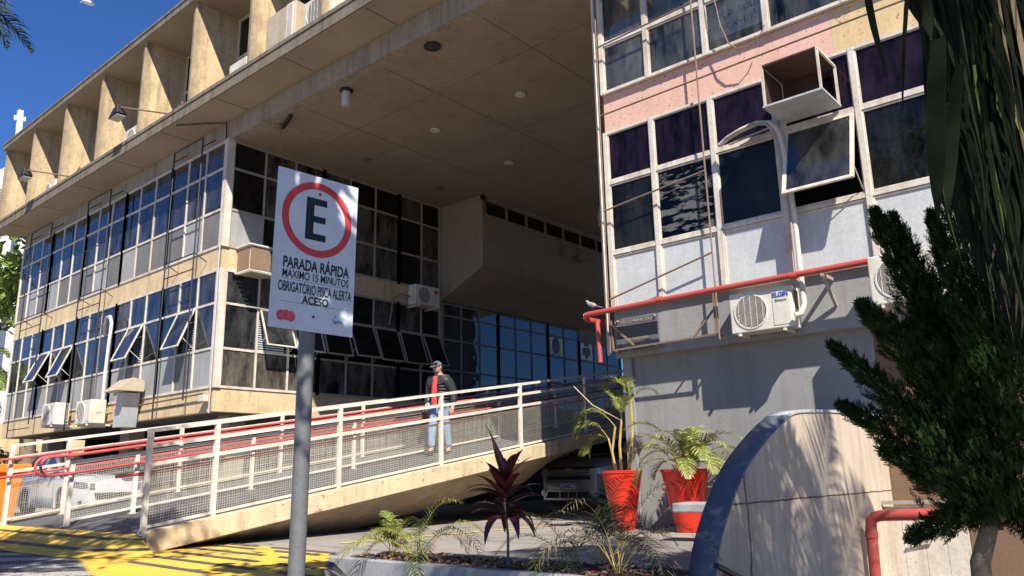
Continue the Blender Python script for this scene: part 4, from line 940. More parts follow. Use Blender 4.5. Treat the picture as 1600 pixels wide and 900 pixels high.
fr=[((tops[0],math.radians(-60),math.radians(60),.65,2.6),dict(nl=24,ll=.2)),((tops[0],math.radians(100),math.radians(75),.75,3.0),dict(nl=36,ll=.36,lw=.015)),((tops[0],math.radians(180),math.radians(80),.5,1.5),dict(nl=16,ll=.2)),
 ((tops[1],math.radians(110),math.radians(55),.95,2.8),dict(nl=36,ll=.42,ldroop=.9,lw=.015)),((tops[2],math.radians(125),math.radians(60),.8,3.2),dict(nl=34,ll=.42,ldroop=1.0,lw=.015)),((tops[2],math.radians(95),math.radians(30),.6,3.0),dict(nl=32,ll=.38,ldroop=1.0,lw=.015)),((tops[3],math.radians(240),math.radians(75),.55,2.0),dict(nl=20,ll=.22)),((tops[3],math.radians(70),math.radians(80),.7,2.2),dict(nl=24,ll=.25))]
plant('potted_palm',B,'slender areca palm with bare yellow canes in the left red pot','palm',fr,[([B+Vector((.06,-.1,0)),B+Vector((.1,-.2,.7)),tops[0]],.032),([B,B+Vector((-.02,0,.5)),tops[3]],.028),([B+Vector((-.06,.08,0)),B+Vector((-.08,.12,.4)),tops[1]],.026),([B+Vector((-.1,.02,0)),tops[2]],.022)])
tubes('bare_stalk',(11.8,8,1.7),[[tuple(tops[3]),(11.75,8.25,2.15),(11.62,8.55,2.5)]],.01,'stalk','single leafless stalk leaning left out of the slender potted palm','stalk',pname='stalk')
B=Vector((11.98,6.62,.93)); fr=[]
for k in range(20):
    az=random.uniform(0,2*PI); el=math.radians(random.uniform(30,78)); fr.append(((B+Vector((random.uniform(-.14,.14),random.uniform(-.14,.14),random.uniform(0,.15))),az,el,random.uniform(.7,1.25),random.uniform(1.9,3.2)),dict(nl=30,ll=random.uniform(.22,.32),sr=.007,ldroop=.8)))
fr+=[((B,math.radians(100),math.radians(66),1.45,2.6),dict(nl=30,ll=.3,start=.45)),((B,math.radians(130),math.radians(72),1.45,2.3),dict(nl=30,ll=.26,start=.55)),((B,math.radians(-80),math.radians(62),1.5,2.4),dict(nl=30,ll=.3,start=.4)),((B,math.radians(-70),math.radians(50),1.4,2.2),dict(nl=30,ll=.28,start=.5))]
plant('potted_palm',B,'bushy spreading areca palm in the right red pot','palm',fr,[([B,B+Vector((.02*k,-.03*k,.35))],.02) for k in range(-3,4)],mats=('leaf','leafy','leafy'))
def small(s,n,lab,name,nf,L,seed,mats=('leaf','leafy'),el=(30,75),ll=.2,lw=.006,droop=(1.6,2.8)):
    L*=1.32; ll*=1.3; lw*=1.25
    random.seed(seed); b=Vector(PP(s,n,.03)); fr=[]
    for k in range(nf): az=2*PI*k/nf+random.uniform(-.3,.3); fr.append(((b+Vector((random.uniform(-.04,.04),random.uniform(-.04,.04),0)),az,math.radians(random.uniform(*el)),L*random.uniform(.7,1.15),random.uniform(*droop)),dict(nl=22,ll=ll,lw=lw,start=.3,sr=.005,ldroop=1.0)))
    return plant(name,b,lab,'palm',fr,mats=mats)
small(1.0,.55,'green seedling palm with arching fronds in the left part of the planter','young_palm',12,.85,21,ll=.19)
small(.46,.6,'short grassy seedling palm at the left end of the planter','young_palm',8,.42,22,ll=.16,el=(50,85))
small(3.85,.47,'sparse dark seedling palm with thin drooping fronds by the arch wall','young_palm',10,.9,23,mats=('leafdark','leafdark','leafdry'),ll=.26,lw=.004,el=(45,85),droop=(1.8,3.0))
small(3.3,.95,'sparse young palm with long low fronds beside the red pot','young_palm',9,.9,24,mats=('leaf','leafdark'),ll=.22,lw=.005)
small(2.95,.95,'thin young palm in the rear of the planter left of the red pot','young_palm',7,.75,29,mats=('leaf','leafdry'),ll=.2,lw=.004)
# cordyline
random.seed(9); b=Vector(PP(2.58,.33,.0)); t=thing('burgundy_cordyline',b,'burgundy-leaved cordyline on a thin bare stem in the planter','plant')
obj('stem',MB().tube([b,b+Vector((.01,.0,.35)),b+Vector((-.01,.02,.62)),b+Vector((0,.02,.95))],.016,8,r2=.01),M_['trunk'],t,smooth=True)
def broad(mb,base,az,el,L,w,droop):
    p=Vector(base); d=Vector((math.cos(az)*math.cos(el),math.sin(az)*math.cos(el),math.sin(el))); n0=len(mb.v); K=9
    for k in range(K+1):
        tt=k/K; ww=w*math.sin(PI*min(1,.08+.92*tt)**.8)*.5+.004; sd=d.cross(Vector((0,0,1))); sd=sd.normalized() if sd.length>.05 else Vector((-math.sin(az),math.cos(az),0)); nn_=sd.cross(d)
        mb.v+=[tuple(p-sd*ww+nn_*ww*.35),tuple(p),tuple(p+sd*ww+nn_*ww*.35)]; p=p+d*L/K; d=(d+Vector((0,0,-1))*droop/K*(.3+1.6*tt)).normalized()
    for k in range(K):
        for j in range(2): a=n0+3*k+j; mb.f.append((a,a+1,a+4,a+3))
lv=MB()
for k in range(30): 
    h=random.random(); broad(lv,b+Vector((0,.02,.50+.45*h)),k*2.4+random.uniform(-.3,.3),math.radians(5+62*h+random.uniform(-10,10)),random.uniform(.38,.60),.10,random.uniform(.8,2.4)*(1.3-h))
obj('leaves',lv,M_['cordy'],t,smooth='all',recalc=False)
mark_rescaled(False)
# ------------------------------------------------------------------ parking sign
sg=thing('parking_sign',(2.551,3.707,G(2.5,3.7)),'white rapid-stop parking sign with a red ring and black E on a grey steel pole','sign')
gz=G(2.551,3.707)
obj('pole',MB().tube([(2.545,3.712,gz-.05),(2.551,3.707,.7),(2.556,3.703,2.62)],.044,20),M_['polesteel'],sg,smooth=True)
SD=Vector((.9946,-.1043,0)); SN=Vector((-.1043,-.9946,0)); SC=Vector((2.551,3.707,0))+SN*.062
def SP(s,z,o=0): return SC+SD*s+SN*o+Vector((0,0,z))
# slight tilt of the plate in its own plane
TL=math.radians(1.0); sc_c=(.006,2.198)
def SQ(s,z,o=0):
    ds,dz=s-sc_c[0],z-sc_c[1]; return SP(sc_c[0]+ds*math.cos(TL)+dz*math.sin(TL),sc_c[1]+dz*math.cos(TL)-ds*math.sin(TL),o)
sw,sh=.258,.455
def sbox(s0,s1,z0,z1,o0,o1): return MB().hexa([SQ(s0,z0,o1),SQ(s1,z0,o1),SQ(s1,z0,o0),SQ(s0,z0,o0),SQ(s0,z1,o1),SQ(s1,z1,o1),SQ(s1,z1,o0),SQ(s0,z1,o0)])
cx,cz=sc_c
fp=obj('sign_plate',sbox(cx-sw,cx+sw,cz-sh,cz+sh,-.003,0),M_['sign'],sg)
def ring(s,z,r0,r1,o,n=64):
    m=MB()
    for k in range(n):
        a=2*PI*k/n
        for r in (r0,r1): m.v.append(tuple(SQ(s+r*math.cos(a),z+r*math.sin(a),o)))
    for k in range(n): a=2*k; b=2*((k+1)%n); m.f.append((a,a+1,b+1,b))
    return m
ez=cz+.195; es=cx+.0
obj('red_ring',ring(es,ez,.180,.222,.0012),M_['signred'],fp)
e=MB(); 
for (a,b,c,d) in ((-.075,-.025,-.125,.125),(-.025,.055,.085,.125),(-.025,.05,-.018,.020),(-.025,.055,-.125,-.085)): e.v+=[tuple(SQ(es+a,ez+c,.0015)),tuple(SQ(es+b,ez+c,.0015)),tuple(SQ(es+b,ez+d,.0015)),tuple(SQ(es+a,ez+d,.0015))]; n=len(e.v); e.f.append((n-4,n-3,n-2,n-1))
obj('letter_e',e,M_['ink'],fp)
sx_=(SQ(1,0)-SQ(0,0)); sy_=(SQ(0,1)-SQ(0,0))
for s,z,fw_,fh in (('PARADA RÁPIDA',-.088,.415,.060),('MÁXIMO 15 MINUTOS',-.150,.415,.044),('OBRIGATÓRIO PISCA ALERTA',-.224,.455,.056),('ACESO',-.292+.008,.165,.044)):
    text('lettering',s,M_['ink'],fp,SQ(cx+.012,cz+z,.0015),sx_,sy_,fh/.7,.0003,bold=(.026 if s[0] in 'PA' else .013)*fh/.7,fit=(fw_,fh))
for z in (-.178,-.305): obj('faint_line',sbox(cx-.2,cx+.22,cz+z-.001,cz+z+.001,.0002,.001),M_['polesteel'],fp)
for z in (.415-.065+.0,-.37): obj('screw',MB().ball(SQ(cx+.005,cz+z,.002),.0075,10,6),M_['black'],fp,smooth=True)
random.seed(4)
st=MB(); 
for k in range(3):
    pts=[]; 
    for i in range(14): a=2*PI*i/14; pts.append(SQ(cx-.19+.03*k+.026*math.cos(a),cz-.385+.028*math.sin(a)*(1+.12*(i%2))+(.004 if k==1 else 0),.0010+.0002*k))
    n=len(st.v); st.v+=[tuple(p) for p in pts]; st.f.append(tuple(range(n,n+14)))
obj('red_sticker',st,M_['reddecal'],fp)
st2=MB(); 
for k in range(9):
    a=random.uniform(-.04,.04); b=random.uniform(-.02,.02); n=len(st2.v); st2.v+=[tuple(SQ(cx+.155+a,cz-.375+b,.001)),tuple(SQ(cx+.155+a+.02,cz-.377+b,.001)),tuple(SQ(cx+.15+a+.024,cz-.362+b,.001)),tuple(SQ(cx+.157+a,cz-.358+b,.001))]; st2.f.append((n,n+1,n+2,n+3))
obj('blue_sticker',st2,M_['paleblue'],fp,recalc=False)
# ------------------------------------------------------------------ skinned figures
def skin(name,V,Ed,Rr,mat,parent=None,sub=2,root=0,M=None):
    off=OFF.get(parent.name,Vector()) if parent else Vector()
    me=bpy.data.meshes.new(name); me.from_pydata([tuple((M@Vector(v) if M else Vector(v))-off) for v in V],Ed,[])
    o=bpy.data.objects.new(name,me); COL.objects.link(o); me.materials.append(mat)
    m=o.modifiers.new('skin','SKIN'); sv=me.skin_vertices[0].data
    for i,r in enumerate(Rr): sv[i].radius=(r,r) if not isinstance(r,tuple) else r
    sv[root].use_root=True; m.use_smooth_shade=True
    s=o.modifiers.new('sub','SUBSURF'); s.levels=sub; s.render_levels=sub
    if parent: o.parent=parent
    OFF[o.name]=off; return o
# person: local frame, faces -x, y left/right, feet at z=0
PM=Matrix.Translation((10.05,10.40,RZ(10.0)))@Matrix.Rotation(math.radians(12),4,'Z')@Matrix.Scale(.955,4)
pp=thing('person',(10.05,10.40,RZ(10.0)),'person in a black quilted jacket, red shirt, jeans and grey cap walking down the ramp','person')
bv=[(0,0,.92),(0,0,1.12),(-.01,0,1.30),(-.02,0,1.43),(-.05,0,1.52),(-.08,0,1.60),(-.09,0,1.70),
 (-.02,.17,1.40),(.03,.24,1.14),(-.10,.23,.93),(-.17,.21,.84),(-.02,-.17,1.40),(.06,-.26,1.15),(.02,-.28,.90),(-.02,-.27,.80),
 (0,.09,.88),(-.10,.10,.50),(-.12,.10,.10),(-.24,.11,.04),(0,-.09,.88),(.06,-.10,.49),(.16,-.10,.12),(.06,-.11,.04)]
be=[(0,1),(1,2),(2,3),(3,4),(4,5),(5,6),(3,7),(7,8),(8,9),(9,10),(3,11),(11,12),(12,13),(13,14),(0,15),(15,16),(16,17),(17,18),(0,19),(19,20),(20,21),(21,22)]
br=[.12,.11,.11,.08,.052,.085,.07,.045,.045,.035,.035,.045,.045,.035,.035,.08,.055,.04,.035,.08,.055,.04,.035]
pb_=skin('body',bv,be,br,M_['skin'],pp,M=PM)
jv=[(0,0,.90),(0,0,1.10),(0,0,1.28),(-.015,0,1.40),(-.02,.18,1.38),(.03,.25,1.14),(-.09,.235,.95),(-.02,-.18,1.38),(.06,-.27,1.15),(.025,-.285,.93),(-.04,0,1.48)]
jk=skin('jacket',jv,[(0,1),(1,2),(2,3),(3,4),(4,5),(5,6),(3,7),(7,8),(8,9),(3,10)],[(.15,.19),(.155,.19),(.165,.20),(.14,.18),.125,.08,.062,.125,.08,.062,.10],M_['jacket'],pp,M=PM)
q=MB()
for k in range(9):
    z=.93+.055*k; n=20; 
    q.tube([tuple(PM@Vector((.160*math.cos(a)-.004,.196*math.sin(a),z))) for a in [math.radians(-158+316*i/n) for i in range(n+1)]],.016,6)
for av in ([(-.02,.18,1.38),(.03,.25,1.14),(-.09,.235,.95)],[(-.02,-.18,1.38),(.06,-.27,1.15),(.025,-.285,.93)]):
    for sg_ in (0,1):
        for f_ in (.2,.45,.7,.95):
            p_=Vector(av[sg_]).lerp(Vector(av[sg_+1]),f_); d_=(Vector(av[sg_+1])-Vector(av[sg_])).normalized(); u_=d_.orthogonal().normalized(); v_=d_.cross(u_); rr_=.062-.012*sg_-.006*f_
            q.tube([tuple(PM@(p_+u_*rr_*math.cos(2*PI*i/12)+v_*rr_*math.sin(2*PI*i/12))) for i in range(13)],.012,5)
obj('jacket_ribs',q,M_['jacket'],pp,smooth=True)
sh_=MB(); n=8
for i in range(n+1):
    z=.86+.60*i/n
    for k in range(5): y=(-.052+.026*k)*(1.25-.4*i/n); x=-.196-.012*math.cos(y*9)+(.05*max(0,(z-1.2))/.26 if z>1.2 else 0); sh_.v.append(tuple(PM@Vector((x,y,z))))
for i in range(n):
    for k in range(4): a=5*i+k; sh_.f.append((a,a+1,a+6,a+5))
o=obj('shirt',sh_,M_['shirt'],pp,smooth='all'); sm=o.modifiers.new('s','SOLIDIFY'); sm.thickness=.02
skin('jeans',[(0,0,.92),(0,.095,.86),(-.10,.105,.50),(-.125,.10,.12),(0,-.095,.86),(.06,-.105,.49),(.155,-.10,.14)],[(0,1),(1,2),(2,3),(0,4),(4,5),(5,6)],[(.13,.16),.105,.08,.065,.105,.08,.065],M_['jeans'],pp,M=PM)
for s,(x,y) in enumerate(((-.16,.105),(.12,-.105))): obj('shoe',MB().ball((0,0,0),(.14,.05,.045),12,8).xf(PM@Matrix.Translation((x-.03,y,.04))),M_['blackplastic'],pp,smooth=True)
hd_=MB().ball((0,0,0),(.098,.080,.118),20,14).xf(PM@Matrix.Translation((-.09,0,1.625))@Matrix.Rotation(-.25,4,'Y')); obj('head',hd_,M_['skin'],pp,smooth=True)
HM=PM@Matrix.Translation((-.09,0,1.625))@Matrix.Rotation(-.25,4,'Y')
obj('nose',MB().ball((-.10,0,-.005),(.02,.013,.022),8,6).xf(HM),M_['skin'],pp,smooth=True)
obj('ear',MB().ball((0,.082,0),(.022,.012,.03),8,6).ball((0,-.082,0),(.022,.012,.03),8,6).xf(HM),M_['skin'],pp,smooth=True)
obj('beard',MB().ball((-.052,0,-.062),(.05,.058,.045),12,8).xf(HM),M_['capgrey'],pp,smooth=True)
obj('eyes',MB().ball((-.092,.03,.018),(.01,.012,.008),8,6).ball((-.092,-.03,.018),(.01,.012,.008),8,6).xf(HM),M_['ink'],pp,smooth=True)
cp2=MB().ball((.004,0,.045),(.106,.090,.085),20,12).xf(HM); obj('cap',cp2,M_['capgrey'],pp,smooth=True)
obj('cap_brim',MB().ext([(-.09,-.07,.05),(-.17,-.055,.035),(-.185,0,.033),(-.17,.055,.035),(-.09,.07,.05)],(0,0,.008)).xf(HM),M_['capgrey'],pp)
obj('goggles',MB().box(-.108,-.085,-.075,-.01,.075,.11).box(-.108,-.085,.01,.075,.075,.11).xf(HM),M_['ink'],pp,bevel=.006)
for (wx,wy,wz,dx) in ((-.10,.23,.93,-.8),(.02,-.28,.90,-.2)):
    hm=MB(); w0=Vector((wx,wy,wz)); 
    for f in range(4): b0=w0+Vector((-.03-.01*f*abs(dx),.0,-.05))+Vector((0.0,-.025+.017*f,0)); hm.tube([tuple(PM@(w0+Vector((dx*.02,-.02+.014*f,-.04)))),tuple(PM@(b0+Vector((dx*.03,0,-.05)))),tuple(PM@(b0+Vector((dx*.03-.015,0,-.085+.004*abs(f-1.5))))),],.0095,6)
    hm.tube([tuple(PM@(w0+Vector((dx*.02,.02,-.03)))),tuple(PM@(w0+Vector((-.05,.035,-.07)))),tuple(PM@(w0+Vector((-.065,.03,-.10))))],.011,6)
    hm.ball(tuple(PM@(w0+Vector((dx*.03,0,-.05)))),(.032,.032,.045),10,8); obj('hand',hm,M_['skin'],pp,smooth=True)
hb_=thing('dark_bag',PM@Vector((-.17,.23,.75)),'small dark bag held low in the hand of the person on the ramp','bag'); obj('bag_body',MB().ball((-.19,.23,.80),(.06,.04,.05),14,10).xf(PM),M_['blackplastic'],hb_,smooth=True)
# ------------------------------------------------------------------ cars (front faces local -x)
def car(kind,paint,label,loc,rotz,L,W,H,hood,belt,suv=False):
    t=thing('parked_car',(0,0,0),label,'car')
    w=W/2; xs=[0,.06,.25,.6,1.0,1.25,1.7,2.4,3.0,L-.6,L-.2,L-.04,L]
    def top(x):
        if x<1.25: return hood-.30*max(0,(1-x/.5))**2*(.8 if suv else 1.1)-.05*(1-x/1.25)
        return belt+.03
    def hw(x):
        a=1-.32*max(0,1-x/.45)**2.2; b=1-.2*max(0,1-(L-x)/.4)**2; return w*min(a,b)
    xs=sorted(set([i*L/110 for i in range(111)]+[.02,.06]))
    m=MB(); zb=.22 if suv else .17
    wr=.345 if suv else .31; wx=(.83,L-.85)
    sec=[]
    for x in xs:
        a=hw(x); T=top(x); ring=[(-a*.90,zb),(-a*.985,zb+.13)]+[(-a,.38+.035*q_) for q_ in range(1,11)]+[(-a*1.0,max(T-.16,.75)),(-a*.965,T-.07),(-a*.80,T-.005),(-a*.4,T+.018),(0,T+.025)]
        ring=ring+[(-y,z) for y,z in ring[-2::-1]]
        sec.append([(x,y,z) for y,z in ring])
    n=len(sec[0])
    for s in sec: m.v+=s
    for i in range(len(xs)-1):
        xc=(xs[i]+xs[i+1])/2
        for k in range(n-1):
            zc=(sec[i][k][2]+sec[i][k+1][2])/2
            if any((xc-c)**2+(zc-wr)**2<(wr+.06)**2 for c in wx) and (k<12 or k>n-14) and zc<.78: continue
            a=i*n+k; m.f.append((a,a+1,a+n+1,a+n))
    m.f.append(tuple(range(n))); m.f.append(tuple((len(xs)-1)*n+k for k in range(n)))
    body=obj('body',m,M_[paint],t,smooth=True)
    # inner dark hull so the wheel wells read black
    obj('wheel_wells',MB().box(.3,L-.3,-w+.18,w-.18,zb,.8),M_['blackplastic'],t)
    # greenhouse
    g=MB(); P0=[(1.12,belt+.0),(1.95,H-.05),(2.3,H),(3.1,H-.01),(L-.75,H-.08),(L-.12,belt+.05)] if not suv else [(1.22,belt),(1.95,H-.06),(2.4,H),(3.3,H),(L-.45,H-.07),(L-.08,belt+.05)]
    for (x,z) in P0:
        f=(z-belt)/(H-belt); a=w*(.93-.22*f); g.v+=[(x,-w*.93 if z<belt+.1 else -a,z),(x,w*.93 if z<belt+.1 else a,z)]
    sidepts=[(1.12,belt),(L-.12,belt)]
    g=MB()
    low=[P0[0][0]+(P0[-1][0]-P0[0][0])*i/5 for i in range(6)]
    for i,(x,z) in enumerate(P0):
        f=max(0,(z-belt)/(H-belt)); a=w*(.94-.2*f); g.v+=[(x,-a,z),(x,a,z),(low[i],-w*.94,belt-.01),(low[i],w*.94,belt-.01)]
    for i in range(5): a=4*i; g.f+=[(a,a+1,a+5,a+4),(a,a+4,a+6,a+2),(a+1,a+3,a+7,a+5)]
    gh=obj('windows',g,M_['carglass'],t,smooth=False)
    r=MB()
    for i,(x,z) in enumerate(P0[1:5]):
        a=w*(.75); r.v+=[(x,-a-.0,z+.004),(x,0,z+.03),(x,a,z+.004),(x,-a-.015,z-.05),(x,a+.015,z-.05)]
    for i in range(3): a=5*i; r.f+=[(a,a+1,a+6,a+5),(a+1,a+2,a+7,a+6),(a,a+5,a+8,a+3),(a+2,a+4,a+9,a+7)]
    obj('roof',r,M_[paint],t,smooth='all')
    for s in (-1,1):
        pl2=MB(); pl2.bar((P0[0][0],s*w*.925,belt),(P0[1][0],s*w*.755,P0[1][1]),.06); pl2.bar((2.35,s*w*.955,belt),(2.3,s*w*.76,H-.05),.07,.03); pl2.bar((P0[-1][0]-.15,s*w*.93,belt),(P0[-2][0]-.1,s*w*.76,P0[-2][1]-.02),.16,.05); obj('pillar',pl2,M_[paint],t)
        mr=MB().ball((1.4,s*(w+.09),belt+.07),(.07,.11,.075),12,8); obj('mirror',mr,M_[paint],t,smooth=True)
        d=MB(); 
        for x in (1.35,2.35,3.25 if suv else 3.2): d.box(x,x+.008,s*(w-.004),s*(w+.003),.32,belt-.08)
        obj('door_seam',d,M_['blackplastic'],t); obj('door_handle',MB().bar((2.05,s*(w+.015),belt-.17),(2.22,s*(w+.015),belt-.17),.025).bar((2.95,s*(w+.012),belt-.17),(3.1,s*(w+.012),belt-.17),.025),M_[paint],t)
        # headlight: swept lens
        hz=.74 if suv else .66
        hl=MB(); nn=10
        for i_ in range(nn+1):
            f_=i_/nn; xx_=.012+.50*f_**1.6; yy_=hw(xx_)+.010 if f_>.12 else w*(.56+.08*f_/.12); yy_=min(yy_,w*(.56+1.2*f_)); zl=hz-.055+.07*f_; zh=hz+.055+.085*f_
            if f_>.8: zl=zh-(zh-zl)*(1-f_)/.2
            hl.v+=[(xx_-.028,s*yy_,zl),(xx_-.018+.03*f_,s*(yy_-.01),zh)]
        for i_ in range(nn): a_=2*i_; hl.f.append((a_,a_+1,a_+3,a_+2))
        ar=[(cx_+(wr+.05)*math.cos(math.radians(t_)),s*(w-.002),wr+(wr+.05)*math.sin(math.radians(t_))) for cx_ in (wx[0],) for t_ in range(-20,201,11)]
        ar2=[(x_-wx[0]+wx[1],y_,z_) for x_,y_,z_ in ar]
        obj('wheel_arch',MB().tube(ar,.028,6),M_['blackplastic' if suv else paint],t,smooth=True); obj('wheel_arch',MB().tube(ar2,.028,6),M_['blackplastic' if suv else paint],t,smooth=True)
        obj('headlight',hl,M_['lens' if suv else 'lensdark'],t,smooth='all')
        fg=MB().lathe((.035,s*w*.70,.36 if suv else .3),[(.06,-.03),(.07,0),(.05,.02)],14,'x'); obj('fog_lamp',fg,M_['lens'],t)
        for c in wx:
            wh=MB().lathe((c,s*(w-.10),wr),[(wr*.66,-.1),(wr-.02,-.1),(wr,-.07),(wr,.07),(wr-.02,.1),(wr*.66,.1)],30,'y'); wo=obj('wheel',wh,M_['tyre'],t,smooth=True)
            rm_=MB(); yy=s*(w-.015)
            for k in range(6):
                a=2*PI*k/6; rm_.bar((c,yy,wr),(c+wr*.64*math.cos(a),yy,wr+wr*.64*math.sin(a)),.05,.02)
            rm_.lathe((c,yy,wr),[(.05,-.01),(.05,.01)],12,'y'); rm_.lathe((c,s*(w-.06),wr),[(wr*.62,-.02),(wr*.67,.03*s),(wr*.62,.035*s)],24,'y'); obj('rim',rm_,M_['rim'],wo)
    gr=MB(); 
    if suv:
        gr.hexa([(-.012,-.50,.60),(-.012,.50,.60),(.1,.50,.60),(.1,-.50,.60),(.03,-.56,.84),(.03,.56,.84),(.12,.56,.84),(.12,-.56,.84)]); go=obj('grille',gr,M_['blackplastic'],t,bevel=.02)
        b=MB()
        for k in range(5): z=.63+.045*k; b.box(-.02+.009*k,.02,-.48,.48,z,z+.012)
        obj('grille_bars',b,M_['black'],go); c=MB(); c.bar((-.012,-.52,.795),(-.012,.52,.795),.02,.018); obj('chrome_bar',c,M_['chrome'],go)
        bd=MB(); bd.box(-.035,-.02,-.09,.09,.775,.805); bd.box(-.036,-.02,-.035,.035,.762,.82); obj('badge',bd,M_['gold'],go)
        lo=MB().hexa([(-.02,-.55,.26),(-.02,.55,.26),(.1,.55,.26),(.1,-.55,.26),(-.02,-.45,.38),(-.02,.45,.38),(.1,.45,.38),(.1,-.45,.38)]); obj('lower_intake',lo,M_['blackplastic'],t)
        k_=MB().bar((-.03,-.58,.25),(-.03,.58,.25),.03,.03).bar((-.03,-.47,.40),(-.03,.47,.40),.02,.03).bar((-.03,-.58,.25),(-.03,-.47,.40),.04,.03).bar((-.03,.58,.25),(-.03,.47,.40),.04,.03)
        for y in (-.2,0,.2): k_.bar((-.03,y,.26),(-.03,y,.39),.015)
        obj('skid_trim',k_,M_['chrome'],t)
        for s in (-1,1): obj('bumper_corner',MB().hexa([(.0,s*.62,.25),(.35,s*.88,.25),(.35,s*.8,.25),(.1,s*.55,.25),(.03,s*.60,.58),(.35,s*.90,.55),(.35,s*.8,.55),(.1,s*.55,.58)]),M_['blackplastic'],t,bevel=.02)
        pz=.50
    else:
        gr.hexa([(-.012,-.42,.36),(-.012,.42,.36),(.1,.42,.36),(.1,-.42,.36),(.0,-.50,.53),(.0,.50,.53),(.1,.5,.53),(.1,-.5,.53)]); go=obj('grille',gr,M_['blackplastic'],t,bevel=.02)
        b=MB()
        for k in range(4): z=.385+.035*k; b.box(-.02,.0,-.44,.44,z,z+.008)
        obj('grille_bars',b,M_['grille'],go)
        for s in (-1,1): obj('lower_intake',MB().hexa([(.0,s*.5,.20),(.12,s*.72,.20),(.16,s*.68,.2),(.06,s*.45,.2),(.0,s*.56,.36),(.14,s*.76,.34),(.16,s*.7,.34),(.06,s*.5,.36)]),M_['blackplastic'],t)
        obj('front_lip',MB().bar((-.02,-.55,.17),(-.02,.55,.17),.06,.03),M_[paint],t); pz=.30
    pt=obj('number_plate',MB().box(-.045,-.035,-.2,.2,pz-.065,pz+.065),M_['plate'],t)
    obj('plate_band',MB().box(-.0465,-.045,-.2,.2,pz+.035,pz+.065),M_['platblue'],pt)
    if suv: text('lettering','QUN0C77',M_['ink'],pt,(-.047,0,pz-.016),(0,-1,0),(0,0,1),.105,.001,sx=.86,bold=.002)
    hs=MB(); hs.bar((.25,-.35,hood-.0),(1.15,-.55,belt+.02),.012,.012).bar((.25,.35,hood),(1.15,.55,belt+.02),.012,.012); obj('hood_crease',hs,M_[paint],t)
    t.matrix_world=Matrix.Translation(loc)@Matrix.Rotation(rotz,4,'Z'); return t
car('suv','cargrey','dark grey crossover parked nose-out in the shade under the ramp',(12.45,9.36,BASE),0,4.3,1.78,1.52,1.05,1.07,True)
car('hatch','carwhite','white hatchback parked behind the ramp railings at the left',(8.30,19.35,BASE),PI/2,3.97,1.72,1.46,.92,.95)
car('hatch','carblue','dark blue car parked far away at the left edge',(9.6,36.0,.2),math.radians(20),4.1,1.75,1.5,.95,.98)
# ------------------------------------------------------------------ birds
mark_rescaled(True)
t=thing('pigeon',(12.02,8.33,3.97),'grey-brown pigeon perched on the left end of the red pipe','pigeon')
pg=skin('body',[(0,0,.0),(0,-.09,-.03),(0,.07,.03),(0,.105,.075),(0,.125,.10),(0,.15,.095)],[(0,1),(0,2),(2,3),(3,4),(4,5)],[(.045,.05),.025,.04,.024,.026,.006],M_['feather'],None,M=Matrix.Translation((12.0,8.33,4.03)))
pg.parent=t; 
for v in pg.data.vertices: v.co-=Vector((12.02,8.33,3.97))
obj('tail',MB().hexa([(11.98,8.26,4.0),(12.02,8.26,4.0),(12.02,8.12,3.955),(11.98,8.12,3.955),(11.98,8.26,4.015),(12.02,8.26,4.015),(12.02,8.12,3.965),(11.98,8.12,3.965)]),M_['feather'],t); obj('legs',MB().tube([(12.0,8.34,4.0),(12.01,8.345,3.96)],.005,5).tube([(12.03,8.32,4.0),(12.02,8.325,3.96)],.005,5),M_['redrail'],t)
mark_rescaled(False)
t=thing('gull',(7.6,24.5,20.5),'white bird flying in the blue sky near the top edge','bird')
cg=Vector((0,0,CAMZ))+(R0*((137-800)/1238.43)+U0*((450-3)/1238.43)+fw)*26; t.location=cg; OFF[t.name]=cg
obj('bird_body',MB().ball(cg,(.22,.10,.09),12,8),M_['seagull'],t,smooth=True); obj('wing',MB().ext([cg+Vector((-.08,0,.05)),cg+Vector((.12,0,.05)),cg+Vector((.1,.5,.28)),cg+Vector((-.02,.65,.25))],(0,0,.015)),M_['seagull'],t); obj('wing',MB().ext([cg+Vector((-.08,0,.05)),cg+Vector((.12,0,.05)),cg+Vector((.1,-.4,.34)),cg+Vector((-.02,-.5,.36))],(0,0,.015)),M_['seagull'],t)
# ------------------------------------------------------------------ conifer
def spray(mb,p,d,L,n=5):
    """one flat scale-leaf spray: short blades fanned round a direction"""
    d=d.normalized(); a=d.cross(Vector((random.uniform(-1,1),random.uniform(-1,1),random.uniform(-.3,1)))); a=a.normalized() if a.length>.05 else Vector((1,0,0))
    for k in range(n):
        t=k/max(1,n-1); q=p+d*L*t*.7; s=(-1)**k; dd=(d+a*s*random.uniform(.35,1.0)+Vector((random.uniform(-.3,.3),random.uniform(-.3,.3),random.uniform(-.1,.4)))).normalized(); l=L*random.uniform(.35,.6); sd=dd.cross(a.cross(d)).normalized()*l*.11
        mb.add([q-sd*.5,q+dd*l*.5-sd,q+dd*l,q+dd*l*.5+sd,q+sd*.5],[(0,1,2,3,4)])
random.seed(31)
mark_rescaled(True)
ct=thing('conifer',(5.98,1.28,-.3),'dark multi-spired conifer with leaning trunk in front of the cream wall','tree')
tb=Vector((5.98,1.28,-.7))
obj('trunk',MB().tube([(5.98,1.3,-1.4),tb,(5.98,1.24,.35),(5.99,1.14,.62),(6.0,1.02,1.0),(6.0,.95,1.6),(5.95,1.0,2.3)],[.08,.075,.06,.05,.045,.03,.012],10),M_['trunk'],ct,smooth=True)
br=MB()
